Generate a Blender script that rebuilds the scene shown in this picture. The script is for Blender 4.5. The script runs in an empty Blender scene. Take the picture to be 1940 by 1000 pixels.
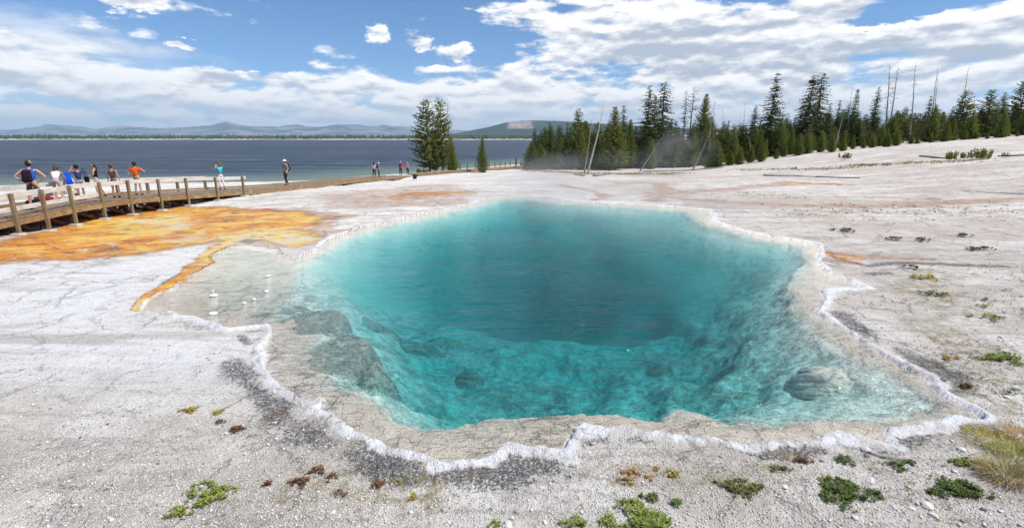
import bpy, bmesh, math, random
import numpy as np
from mathutils import Vector, Matrix, Quaternion, Euler
S = bpy.context.scene
COL = S.collection
rad = math.radians
# ------------------------------------------------------------------ camera
CAMZ = 3.1
TH = rad(13.83); F = 967.0
cd = bpy.data.cameras.new('camera'); cam = bpy.data.objects.new('camera', cd); COL.objects.link(cam)
cam.location = (0, 0, CAMZ); cam.rotation_euler = (rad(90) - TH, 0, 0)
cd.sensor_width = 36; cd.lens = F / 1940 * 36; cd.clip_start = .1; cd.clip_end = 60000
S.camera = cam
# ------------------------------------------------------------------ exposure, sun, sky
S.view_settings.view_transform = 'Standard'; S.view_settings.look = 'None'
S.view_settings.exposure = 0.2; S.view_settings.gamma = 1
SUN_EL, SUN_AZ = rad(57), rad(103)      # azimuth measured from +y (ahead) towards +x (right)
sd_ = Vector((math.sin(SUN_AZ)*math.cos(SUN_EL), math.cos(SUN_AZ)*math.cos(SUN_EL), math.sin(SUN_EL)))
sl = bpy.data.lights.new('sun', 'SUN'); sl.energy = 4.6; sl.angle = rad(.53); sl.color = (1, .955, .89)
so = bpy.data.objects.new('sun', sl); COL.objects.link(so); so.rotation_euler = sd_.to_track_quat('Z', 'Y').to_euler()
S.cycles.use_denoising = True
S.cycles.max_bounces = 8; S.cycles.transparent_max_bounces = 12; S.cycles.volume_bounces = 0
S.cycles.volume_step_rate = 1.0; S.cycles.volume_max_steps = 128
CT, ST = math.cos(TH), math.sin(TH)
def ray(px, py):                       # direction per metre of forward distance: (lateral, 1, up)
    v = 500.0 - py
    fw = F * CT + v * ST; up = v * CT - F * ST
    return (px - 970.0) / fw, up / fw
def at(px, py, d):                     # point of a pixel at forward distance d
    a, u = ray(px, py); return (a * d, d, CAMZ + u * d)
def drop(px, py, D):                   # point of a pixel on the level D below the camera
    a, u = ray(px, py); d = D / -u; return (a * d, d, CAMZ - D)

# node helper
class NT:
    def __init__(s, nt): s.nt = nt; s.N = nt.nodes; s.L = nt.links
    def n(s, t, **k):
        nd = s.N.new(t)
        for a, b in k.items(): setattr(nd, a, b)
        return nd
    def put(s, sock, v):
        if v is None: return
        if isinstance(v, bpy.types.NodeSocket): s.L.new(v, sock)
        elif isinstance(v, tuple) and len(v) == 3 and sock.type == 'RGBA': sock.default_value = v + (1,)
        else: sock.default_value = v
    def m(s, op, a, b=None, c=None, clamp=False):
        nd = s.n('ShaderNodeMath', operation=op, use_clamp=clamp)
        for i, v in enumerate((a, b, c)): s.put(nd.inputs[i], v)
        return nd.outputs[0]
    def mix(s, f, a, b, blend='MIX'):
        nd = s.n('ShaderNodeMix', data_type='RGBA', blend_type=blend)
        s.put(nd.inputs[0], f); s.put(nd.inputs[6], a); s.put(nd.inputs[7], b); return nd.outputs[2]
    def ss(s, v, lo, hi, a=0.0, b=1.0):
        nd = s.n('ShaderNodeMapRange', interpolation_type='SMOOTHSTEP')
        s.put(nd.inputs[0], v); nd.inputs[1].default_value = lo; nd.inputs[2].default_value = hi
        nd.inputs[3].default_value = a; nd.inputs[4].default_value = b; return nd.outputs[0]
    def noise(s, vec, scale, detail=4, rough=.55, dist=0, out=0):
        nd = s.n('ShaderNodeTexNoise'); s.put(nd.inputs['Vector'], vec); nd.inputs['Scale'].default_value = scale
        nd.inputs['Detail'].default_value = detail; nd.inputs['Roughness'].default_value = rough; nd.inputs['Distortion'].default_value = dist
        return nd.outputs[out]
    def voro(s, vec, scale, feat='F1', out=0, rnd=1.0):
        nd = s.n('ShaderNodeTexVoronoi', feature=feat); s.put(nd.inputs['Vector'], vec); nd.inputs['Scale'].default_value = scale
        nd.inputs['Randomness'].default_value = rnd
        return nd.outputs[out]
    def map(s, vec, scale=(1,1,1), loc=(0,0,0), rot=(0,0,0)):
        nd = s.n('ShaderNodeMapping'); s.put(nd.inputs[0], vec); nd.inputs[1].default_value = loc
        nd.inputs[2].default_value = rot; nd.inputs[3].default_value = scale; return nd.outputs[0]
    def bump(s, h, strength=.5, dist=.02, normal=None):
        nd = s.n('ShaderNodeBump'); nd.inputs['Strength'].default_value = strength; nd.inputs['Distance'].default_value = dist
        s.put(nd.inputs['Height'], h); s.put(nd.inputs['Normal'], normal) if normal else None; return nd.outputs[0]
def material(name):
    m = bpy.data.materials.new(name); m.use_nodes = True; t = NT(m.node_tree)
    t.N.clear(); t.out = t.n('ShaderNodeOutputMaterial'); t.mat = m; return t
def princ(t, col, rough=.8, spec=.3, normal=None, **k):
    b = t.n('ShaderNodeBsdfPrincipled'); t.put(b.inputs['Base Color'], col); t.put(b.inputs['Roughness'], rough)
    b.inputs['Specular IOR Level'].default_value = spec
    if normal: t.put(b.inputs['Normal'], normal)
    for a, v in k.items(): t.put(b.inputs[a.replace('_', ' ')], v)
    return b.outputs[0]
def simple(name, col, rough=.8, spec=.3, var=.25, scale=8, bump=0, bs=30):
    t = material(name); tc = t.n('ShaderNodeTexCoord').outputs['Object']
    nz = t.noise(tc, scale, 4)
    dark = tuple(c * (1 - var) for c in col); light = tuple(min(1, c * (1 + var)) for c in col)
    c = t.mix(t.ss(nz, .3, .7), dark, light)
    nm = t.bump(t.noise(tc, bs, 3), bump, .01) if bump else None
    t.L.new(princ(t, c, rough, spec, nm), t.out.inputs[0]); return t.mat

# ---- world: clear Nishita sky with procedural clouds placed by direction
W = bpy.data.worlds.new('World'); S.world = W; W.use_nodes = True
t = NT(W.node_tree); t.N.clear()
wo = t.n('ShaderNodeOutputWorld'); bg = t.n('ShaderNodeBackground'); t.L.new(bg.outputs[0], wo.inputs[0])
sky = t.n('ShaderNodeTexSky', sky_type='NISHITA'); sky.sun_disc = False
sky.sun_elevation = SUN_EL; sky.sun_rotation = SUN_AZ; sky.altitude = 2300; sky.air_density = 1.0; sky.dust_density = .6; sky.ozone_density = 1.6
D = t.n('ShaderNodeTexCoord').outputs['Generated']
sp = t.n('ShaderNodeSeparateXYZ'); t.L.new(D, sp.inputs[0]); X, Y, Z = sp.outputs
AZ = t.m('ARCTAN2', X, Y); EL = t.m('ARCSINE', Z)
_w = t.n('ShaderNodeTexNoise'); _c = t.n('ShaderNodeCombineXYZ'); t.L.new(t.m('MULTIPLY', AZ, 26), _c.inputs[0]); t.L.new(t.m('MULTIPLY', EL, 60), _c.inputs[1]); t.L.new(_c.outputs[0], _w.inputs['Vector'])
_w.inputs['Scale'].default_value = 1; _w.inputs['Detail'].default_value = 7; _w.inputs['Roughness'].default_value = .62
_s = t.n('ShaderNodeSeparateColor'); t.L.new(_w.outputs['Color'], _s.inputs[0])
AZw = t.m('ADD', AZ, t.m('MULTIPLY', t.m('SUBTRACT', _s.outputs[0], .5), .055)); ELw = t.m('ADD', EL, t.m('MULTIPLY', t.m('SUBTRACT', _s.outputs[1], .5), .05))
def ae(px, py):
    a, u = ray(px, py); return math.atan(a), math.atan(u / math.sqrt(1 + a*a))
def blob(cx, cy, rx, ry, s=1.0, tilt=0.0):   # soft oval patch of sky round a direction
    a0, e0 = ae(cx, cy); a1, _ = ae(cx + rx, cy); a2, _ = ae(cx - rx, cy); _, e1 = ae(cx, cy - ry)
    ra = abs(a1 - a2) / 2; re = abs(e1 - e0)
    da = t.m('MULTIPLY', t.m('SUBTRACT', AZw, a0), 1/ra)
    ew = t.m('SUBTRACT', ELw, e0)
    if tilt: ew = t.m('ADD', ew, t.m('MULTIPLY', t.m('SUBTRACT', AZ, a0), tilt))
    de = t.m('MULTIPLY', ew, 1/re)
    q = t.m('SQRT', t.m('ADD', t.m('MULTIPLY', da, da), t.m('MULTIPLY', de, de)))
    return t.ss(q, 1.35, .45, 0, s)
def vec2(ea=0.0, sx=1.0, sy=1.0, oz=0.0):
    c = t.n('ShaderNodeCombineXYZ'); t.L.new(t.m('MULTIPLY', AZ, sx), c.inputs[0])
    t.L.new(t.m('MULTIPLY', t.m('ADD', EL, ea), sy), c.inputs[1]); c.inputs[2].default_value = oz; return c.outputs[0]
cover = t.ss(EL, ae(970, 100)[1], ae(970, 175)[1])                       # the bank low over the horizon
for b in ((1500, 120, 560, 170, 1, 0), (1250, 60, 300, 90, 1, .1), (1900, 120, 400, 200, 1, 0), (1060, 60, 150, 70, .85, .2), (235, -2, 75, 22, 1, 0), (344, 84, 42, 9, .8, 0), (714, 68, 29, 27, 1, 0), (795, 84, 32, 12, .9, 0), (865, 98, 50, 20, .85, 0),
          (600, 128, 80, 12, .6, 0), (820, 132, 60, 16, .8, 0), (890, 20, 24, 7, .55, 0), (950, 20, 60, 22, .7, 0), (450, 150, 60, 18, .8, 0), (50, 150, 260, 40, .6, 0), (3200, 0, 1100, 900, .9, 0)):
    cover = t.m('MAXIMUM', cover, blob(*b))
for b in ((1665, 42, 80, 14, .8, 0), (1760, 6, 120, 16, .95, .0), (1190, 132, 90, 16, .6, 0), (1140, 158, 60, 18, .5, 0), (930, 105, 40, 50, .4, 0), (450, 125, 170, 14, .6, 0), (1220, 168, 60, 12, .4, 0), (60, 190, 120, 12, .25, 0), (1900, 180, 100, 12, .3, 0)):
    cover = t.m('SUBTRACT', cover, blob(*b))
def nz2(ea, det, sx=10, sy=30, oz=1.3, r=.58): return t.noise(vec2(ea, sx, sy, oz), 1.0, det, r, .0)
hi = nz2(0, 11); lo0 = nz2(0, 7, r=.55); lo1 = nz2(rad(.55), 5, r=.55); big2 = nz2(0, 3, 3.2, 10, 7.7)
d0 = t.m('ADD', t.m('MULTIPLY', cover, .54), t.m('ADD', t.m('MULTIPLY', t.m('SUBTRACT', hi, .5), 1.9), t.m('MULTIPLY', t.m('SUBTRACT', big2, .5), .9)))
alpha = t.ss(d0, .13, .42)
wisp = t.m('MULTIPLY', t.m('MAXIMUM', blob(60, 85, 300, 70, 1, .08), blob(250, 110, 200, 36, .8, .05)),
           t.ss(t.noise(vec2(0, 5, 26, 3.0), 1, 7, .6, .4), .30, .75))
alpha = t.m('MAXIMUM', alpha, t.m('MULTIPLY', wisp, .93))
haze = t.ss(EL, rad(6.5), rad(-.5), 0, .8)                        # the low sky turns milky
shade = 0.0
for bb in ((1270, 95, 230, 48, .75, .0), (1500, 35, 240, 30, .35, 0), (1700, 95, 330, 34, .65, 0), (1650, 160, 380, 22, .35, 0), (1120, 215, 240, 24, .35, 0), (250, 200, 420, 18, .3, 0), (650, 215, 260, 22, .3, 0)):
    shade = t.m('MAXIMUM', shade, blob(*bb)) if not isinstance(shade, float) else blob(*bb)
lit = t.m('MULTIPLY', t.m('SUBTRACT', lo0, lo1), 4.0)                # tops catch the sun, undersides do not
lit = t.m('ADD', lit, t.m('MULTIPLY', t.m('SUBTRACT', hi, .5), -.5))
core = t.ss(d0, .55, 1.05)
lit = t.m('SUBTRACT', t.m('ADD', .72, lit), t.m('ADD', t.m('MULTIPLY', shade, .75), t.m('MULTIPLY', core, .22)))
lit = t.ss(lit, 0.0, .95)
cl = t.mix(lit, (3.9, 4.35, 5.1), (9.0, 8.85, 8.7))
cl = t.mix(t.m('MULTIPLY', wisp, .6), cl, (7.2, 7.4, 7.7))
cl = t.mix(t.ss(EL, rad(6.5), rad(.3), 0, .72), cl, (6.7, 6.9, 7.3))
skyc = t.mix(1.0, sky.outputs[0], (.66, .84, 1.0), 'MULTIPLY')
skyc = t.mix(haze, skyc, (4.6, 5.3, 6.3))
res = t.mix(t.m('MULTIPLY', alpha, t.ss(EL, -.004, .004, .0, 1)), skyc, cl)
t.L.new(res, bg.inputs[0]); bg.inputs[1].default_value = .12

# ------------------------------------------------------------------ object helpers
def tag(o, label=None, cat=None, group=None, kind=None):
    if label: o['label'] = label
    if cat: o['category'] = cat
    if group: o['group'] = group
    if kind: o['kind'] = kind
    return o
def link(name, me, mat=None, parent=None):
    o = bpy.data.objects.new(name, me); COL.objects.link(o)
    if mat is not None:
        for mm in (mat if isinstance(mat, (list, tuple)) else [mat]): me.materials.append(mm)
    if parent: o.parent = parent
    return o
def empty(name, loc=(0, 0, 0), rz=0):
    o = bpy.data.objects.new(name, None); COL.objects.link(o); o.location = loc; o.rotation_euler = (0, 0, rz); o.empty_display_size = .2; return o
def mesh(name, V, Fs, smooth=False):
    me = bpy.data.meshes.new(name); V = np.asarray(V, dtype=np.float32)
    Fs = np.asarray(Fs, dtype=np.int32)
    me.vertices.add(len(V)); me.vertices.foreach_set('co', V.ravel())
    k = Fs.shape[1]; me.loops.add(Fs.size); me.loops.foreach_set('vertex_index', Fs.ravel())
    me.polygons.add(len(Fs)); me.polygons.foreach_set('loop_start', np.arange(0, Fs.size, k, dtype=np.int32))
    me.polygons.foreach_set('loop_total', np.full(len(Fs), k, dtype=np.int32))
    me.update(calc_edges=True)
    if smooth: me.polygons.foreach_set('use_smooth', np.ones(len(Fs), dtype=bool))
    me.validate(); return me
class MB:                                   # collects simple solids into one mesh
    def __init__(s): s.v = []; s.f = []
    def add(s, V, Fs):
        n = len(s.v); s.v += [tuple(p) for p in V]; s.f += [tuple(i + n for i in f) for f in Fs]
    def box(s, c, size, M=None):
        x, y, z = (q / 2 for q in size)
        V = [Vector((a * x, b * y, e * z)) for e in (-1, 1) for b in (-1, 1) for a in (-1, 1)]
        if M is not None: V = [M @ p for p in V]
        V = [p + Vector(c) for p in V]
        s.add(V, [(0, 2, 3, 1), (4, 5, 7, 6), (0, 1, 5, 4), (2, 6, 7, 3), (0, 4, 6, 2), (1, 3, 7, 5)])
    def bar(s, a, b, w, h, up=(0, 0, 1)):     # a board from a to b, w wide, h high
        a, b = Vector(a), Vector(b); d = (b - a); L = d.length; d.normalize()
        sd = d.cross(Vector(up)).normalized(); u = sd.cross(d)
        V = [a * (1 - k) + b * k + sd * (i * w / 2) + u * (j * h / 2) for k in (0, 1) for j in (-1, 1) for i in (-1, 1)]
        s.add(V, [(0, 1, 3, 2), (4, 6, 7, 5), (0, 4, 5, 1), (2, 3, 7, 6), (0, 2, 6, 4), (1, 5, 7, 3)])
    def tube(s, pts, rs, n=6):
        pts = [Vector(p) for p in pts]; rings = []
        for i, p in enumerate(pts):
            d = (pts[min(i + 1, len(pts) - 1)] - pts[max(i - 1, 0)]).normalized()
            u = d.cross(Vector((.31, .9, .13))).normalized(); w = d.cross(u)
            rings.append([p + (u * math.cos(q) + w * math.sin(q)) * rs[i] for q in [2 * math.pi * k / n for k in range(n)]])
        V = [p for r in rings for p in r]; Fs = []
        for i in range(len(pts) - 1):
            for k in range(n): Fs.append((i*n + k, i*n + (k+1) % n, (i+1)*n + (k+1) % n, (i+1)*n + k))
        Fs += [tuple(range(n))[::-1], tuple(range((len(pts)-1)*n, len(pts)*n))]
        s.add(V, Fs)
    def build(s, name, mat=None, parent=None, smooth=False, bevel=0):
        me = bpy.data.meshes.new(name); me.from_pydata([tuple(p) for p in s.v], [], s.f); me.update()
        bm = bmesh.new(); bm.from_mesh(me); bmesh.ops.recalc_face_normals(bm, faces=bm.faces); bm.to_mesh(me); bm.free()
        if smooth: me.polygons.foreach_set('use_smooth', np.ones(len(me.polygons), dtype=bool))
        o = link(name, me, mat, parent)
        if bevel:
            b = o.modifiers.new('bevel', 'BEVEL'); b.width = bevel; b.segments = 2; b.limit_method = 'ANGLE'
        return o
def copy_tree(o, parent=None):
    c = o.copy(); COL.objects.link(c); c.parent = parent
    for k in ('label', 'group', 'category', 'kind'):
        if k in c and parent is None: del c[k]
    for ch in list(o.children): copy_tree(ch, c)
    return c
# numpy value noise
def _h(ix, iy, seed):
    v = (ix.astype(np.int64) * 374761393 + iy.astype(np.int64) * 668265263 + seed * 1442695041) & 0xffffffff
    v = ((v ^ (v >> 13)) * 1274126177) & 0xffffffff
    return ((v ^ (v >> 16)) & 0xffffff) / float(0xffffff)
def vnoise(x, y, seed=0):
    ix = np.floor(x); iy = np.floor(y); fx = x - ix; fy = y - iy
    fx = fx * fx * (3 - 2 * fx); fy = fy * fy * (3 - 2 * fy)
    a = _h(ix, iy, seed); b = _h(ix + 1, iy, seed); c = _h(ix, iy + 1, seed); d = _h(ix + 1, iy + 1, seed)
    return (a * (1 - fx) + b * fx) * (1 - fy) + (c * (1 - fx) + d * fx) * fy
def fbm(x, y, sc, oc=4, seed=0, g=.5):
    r = 0; a = 1; tot = 0; c_, s_ = .8, .6
    for i in range(oc):
        r = r + a * (vnoise(x * sc + 17.3 * i, y * sc - 9.1 * i, seed + i) - .5); tot += a; a *= g; sc *= 2.03; x, y = c_ * x - s_ * y, s_ * x + c_ * y
    return r / tot * 2
def sstep(x, lo, hi):
    q = np.clip((x - lo) / (hi - lo), 0, 1); return q * q * (3 - 2 * q)
# ------------------------------------------------------------------ terrain heights
CP = [at(*c) for c in [
 (1940,270,60),(1940,285,48),(1940,320,36),(1940,360,28),(1700,280,66),(1700,320,44),(1700,360,31.5),(1500,297,72),(1500,330,46),
 (1500,360,32.4),(1300,322,75),(1300,345,39),(1100,325,75),(1100,345,42),(950,326,72),(950,345,41),(850,327,69),(850,350,37.5),
 (782,336,63),(780,360,32.6),(710,341,57),(650,362,31),(1200,360,33),
 (1940,263,110),(1700,262,120),(1500,278,115),(1300,292,115),(1150,297,115)]]
CP += [(x, y, z) for x, y, z in [(-17,8,0),(-24,15,-.25),(-32,22,-.6),(-30,8,-.2),(-20,2,0),(0,-10,0),(-30,-5,0),(20,0,0),(25,12,.08),
 (33,20,.6),(40,10,.4),(0,3,0),(-5,5,0),(6,5,0),(0,9,0),(0,15,0),(0,20,0),(6,24,-.02),(-6,24,-.03),(12,13,0),(-11,12,0),(-11,18,-.02),(14,22,.0),(0,29,-.04),(12,28,.02),
 (-45,30,-1.6),(-26,34,-1.1),(-30,48,-1.7),(-15,60,-1.75),(70,30,3.0),(80,60,4.5),(95,20,5)]]
FOOT = [(24,455,15.3),(80,441,17.8),(133,428,19.3),(190,416,21.2),(244,406,23.2),(300,397,24.9),(353,388.5,26.3),(409,380,28.0),(460,372,29.8),(500,367.5,31.6),(548,362.5,34.5),(600,356.5,39.5),(650,351,46.5),(710,343.5,55)]
CP += [at(*c) for c in FOOT] + [(lambda p: (p[0] - 2.4, p[1] + 2.2, p[2]))(at(*c)) for c in FOOT]
CP = [c for i, c in enumerate(CP) if not any((c[0]-q[0])**2 + (c[1]-q[1])**2 < .4 for q in CP[:i])]
CP = np.array(CP)
def tps_fit(P, z, lam):
    n = len(P); r2 = ((P[:, None] - P[None]) ** 2).sum(-1)
    K = .5 * r2 * np.log(r2 + 1e-9) + lam * np.eye(n)
    A = np.zeros((n + 3, n + 3)); A[:n, :n] = K; A[:n, n] = 1; A[:n, n+1:] = P; A[n:, :n] = A[:n, n:].T
    return np.linalg.solve(A, np.concatenate([z, np.zeros(3)]))
TW = tps_fit(CP[:, :2] / 20, CP[:, 2], .003)
LAKE = -2.1
SH = np.array([(-400, 40), (-90, 55)] + [drop(px, py, CAMZ - LAKE)[:2] for px, py in [(-100,354),(0,351),(240,347),(460,344.5),(548,343),(620,340),(680,334),(740,330),(800,325.5),(860,321),(920,316),(980,311.5)]] + [(9,122),(22,135),(60,190),(120,330),(400,900),(500, 3000), (6000, 3000), (6000, -3000), (-6000, -3000), (-6000, -200)])
def seg_sd(P, Q, closed=True, attrs=None):
    """signed distance to polygon Q (positive outside), optional interpolation of per-vertex attributes at the nearest point"""
    n = len(P); best = np.full(n, 1e9); inside = np.zeros(n, bool)
    out = [np.zeros(n) for _ in (attrs or [])]
    m = len(Q); rng = range(m if closed else m - 1)
    for i in rng:
        a = Q[i]; b = Q[(i + 1) % m]; ab = b - a
        tt = np.clip(((P - a) @ ab) / max(ab @ ab, 1e-9), 0, 1)
        dx = P[:, 0] - a[0] - tt * ab[0]; dy = P[:, 1] - a[1] - tt * ab[1]
        d = np.sqrt(dx * dx + dy * dy); k = d < best; best = np.where(k, d, best)
        for j, A in enumerate(attrs or []):
            out[j] = np.where(k, A[i] * (1 - tt) + A[(i + 1) % m] * tt, out[j])
        if closed:
            c = ((a[1] > P[:, 1]) != (b[1] > P[:, 1]))
            with np.errstate(divide='ignore', invalid='ignore'):
                xx = (b[0] - a[0]) * (P[:, 1] - a[1]) / (b[1] - a[1] if b[1] != a[1] else 1e-9) + a[0]
            inside ^= c & (P[:, 0] < xx)
    if closed: best = np.where(inside, -best, best)
    return (best, out) if attrs else best
def base_z(x, y):
    x = np.asarray(x, float); y = np.asarray(y, float)
    r = np.hypot(x, y); k = np.minimum(1, 118 / np.maximum(r, 1e-6)); X_ = x * k; Y_ = y * k
    res = np.zeros_like(X_); P = CP[:, :2] / 20
    for i in range(len(P)):
        r2 = (X_ / 20 - P[i, 0]) ** 2 + (Y_ / 20 - P[i, 1]) ** 2; res += TW[i] * .5 * r2 * np.log(r2 + 1e-9)
    n = len(P); res += TW[n] + TW[n+1] * X_ / 20 + TW[n+2] * Y_ / 20
    res = np.where(y < -3, 0.0 * res, res)
    res = res + np.maximum(0, r - 118) * .012 * sstep(x / np.maximum(r, 1), -.1, .5)
    s = seg_sd(np.stack([x.ravel(), y.ravel()], 1), SH).reshape(x.shape)
    land = np.maximum(res, LAKE + .02 + .045 * np.clip(-s, 0, 40) ** .8)
    near = sstep(-s, 0, 9)
    land = land * near + (LAKE + (land - LAKE) * np.clip(-s, 0, 9) / 9) * (1 - near)
    bed = LAKE - .06 * np.maximum(s, 0) ** .9
    return np.where(s > 0, np.maximum(bed, -8), land), s
def ground(px, py):                      # where a pixel's ray meets the terrain
    a, u = ray(px, py); ds = np.geomspace(2, 140, 900)
    z, _ = base_z(a * ds, ds); below = CAMZ + u * ds < z
    k = int(np.argmax(below)) if below.any() else len(ds) - 1
    d = ds[k]; return np.array([a * d, d, z[k]])
def gz(x, y): return float(base_z(np.array([x]), np.array([y]))[0][0])
G2 = lambda L: np.array([ground(*p)[:2] for p in L])

RIM = [(430,468,0),(408,478,0),(397,487,0),(402,497,0),(372,516,.05),(335,538,.06),(303,556,.09),(283,572,.1),(266,589,.12),(300,592,.25),(325,590,.3),
 (345,598,.35),(375,604,.35),(405,613,.35),(440,622,.38),(480,617,.38),(505,614,.38),(516,622,.36),(510,640,.36),(499,655,.42),(497,678,.42),(512,702,.42),
 (521,722,.42),(542,740,.42),(562,753,.42),(588,759,.42),(606,751,.42),(623,757,.42),(610,778,.42),(640,790,.4),(665,812,.42),(700,830,.42),(732,851,.42),(770,862,.42),
 (810,869,.42),(835,880,.4),(880,877,.4),(925,872,.4),(945,862,.4),(962,845,.4),(992,852,.38),(1040,856,.35),(1065,850,.35),(1075,832,.4),(1090,814,.4),(1112,807,.4),
 (1150,815,.38),(1187,811,.38),(1232,824,.38),(1290,830,.35),(1345,828,.35),(1380,838,.35),(1420,842,.33),(1480,840,.33),(1545,840,.35),(1553,828,.38),(1590,820,.38),
 (1640,830,.36),(1672,842,.3),(1706,852,.15),(1688,836,.2),(1672,825,.35),(1690,814,.4),(1722,804,.4),(1762,796,.4),(1802,788,.4),(1856,797,.36),(1850,785,.32),(1836,776,.3),
 (1802,755,.3),(1776,742,.3),(1769,725,.3),(1742,708,.28),(1700,690,.28),(1665,668,.27),(1638,654,.26),(1600,625,.26),(1570,608,.28),(1541,592,.3),(1549,580,.3),
 (1562,566,.3),(1551,552,.32),(1576,548,.35),(1636,545,.3),(1620,538,.25),(1590,527,.25),(1560,512,.25),(1546,498,.25),(1549,480,.28),(1552,466,.3),(1520,458,.32),
 (1480,452,.32),(1430,443,.34),(1380,432,.36),(1338,418,.4),(1346,408,.4),(1341,398,.35),(1300,393,.2),(1240,389,.3),(1170,386,.35),(1100,382,.35),(1070,379,.35),(1040,372.5,.25),
 (1000,371,.15),(960,372,.1),(926,375,.3),(912,381,.4),(880,391,.3),(830,401.5,.25),(780,410,.25),(740,420,.28),(690,430,.3),(650,444,.3),(622,455,.28),(602,468,.32),(590,478,.25),(565,489,.1),(530,482,0),(480,474,0)]
LEDGE = [(565,500),(540,560),(500,596),(508,612),(560,600),(588,640),(592,672),(600,700),(615,728),(642,734),(680,737),(692,760),(712,785),(732,800),(780,806),(830,812),(880,804),(922,795),
 (1000,790),(1080,791),(1130,778),(1180,785),(1212,795),(1270,797),(1300,781),(1350,793),(1400,810),(1440,800),(1480,806),(1560,806),(1620,806),(1700,790),(1780,784),
 (1800,770),(1752,735),(1700,706),(1640,680),(1560,632),(1524,592),(1508,540),(1534,500),(1530,466),(1430,449),(1336,424),(1300,399),(1180,390.5),(1060,383.5),(1000,376),(950,376),(918,385),(830,406),(750,422),(660,447),(606,476)]
def smooth_poly(P, A=None, jit=0, seed=0, step=.12):
    pts = []; at_ = []
    n = len(P)
    for i in range(n):
        a, b = P[i], P[(i+1) % n]; L = np.hypot(*(b - a)); k = max(1, min(14, int(L / step)))
        for j in range(k):
            pts.append(a + (b - a) * j / k)
            if A is not None: at_.append(A[i] + (A[(i+1) % n] - A[i]) * j / k)
    return (np.array(pts), np.array(at_)) if A is not None else np.array(pts)
RW = np.array([drop(p[0], p[1], CAMZ)[:2] for p in RIM]); RWW = np.array([p[2] for p in RIM]) * .38
LW = np.array([drop(p[0], p[1], CAMZ)[:2] for p in LEDGE])
DEPTH = [(730,760,.9),(800,780,1.25),(900,760,1.45),(1000,740,1.45),(1100,750,1.35),(1200,750,1.2),(1300,745,.95),(1400,750,.75),(1500,770,.5),(1600,785,.3),(1680,745,.22),(1760,760,.15),
 (700,640,.75),(655,690,.3),(640,610,.35),(800,650,1.3),(620,560,.4),(850,680,1.4),(920,700,1.5),(1000,705,1.6),(1100,705,1.6),(1200,700,1.5),(1350,680,1.1),(1450,700,.8),(1530,690,.5),(1560,640,.45),(1300,705,1.25),
 (870,615,2.6),(930,640,3.2),(1000,655,3.6),(1100,660,3.6),(1200,655,2.3),(1000,620,3.3),(1100,620,3.3),(1200,620,2.1),(1270,650,1.5),
 (960,560,2.5),(1060,560,2.6),(1160,560,2.2),(960,520,1.75),(1060,520,1.8),(1160,520,1.4),(960,480,.85),(1080,480,.95),(1200,480,.75),(960,450,.5),(1080,450,.55),(1200,450,.48),
 (860,570,1.9),(760,560,1.3),(690,575,.9),(840,520,1.0),(780,500,.85),(700,500,.5),(860,470,.55),(760,460,.4),(860,430,.35),
 (950,420,.28),(1050,415,.28),(1200,420,.3),(1290,450,.4),(1290,510,.8),(1300,580,1.2),(1400,560,1.1),(1430,620,1.0),(1340,620,1.15),(1400,500,.7),
 (1340,450,.4),(1450,480,.42),(1490,540,.5),(1150,398,.2),(530,540,.05),(540,600,.15)]
DW = []
for px, py, dd in DEPTH: DW.append(drop(px, py, CAMZ + dd))
DW = np.array(DW)
def pool_depth(P):
    num = 0; den = 1e-12
    for q in DW:
        r2 = ((P[:, 0] - q[0]) / 1.0) ** 2 + ((P[:, 1] - q[1]) / (1 + .06 * q[1])) ** 2
        w = 1 / (r2 + .06 + 2.2 * sstep(P[:, 1], 11, 16)) ** 2.4; num = num + w * -q[2]; den = den + w
    return num / den

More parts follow.
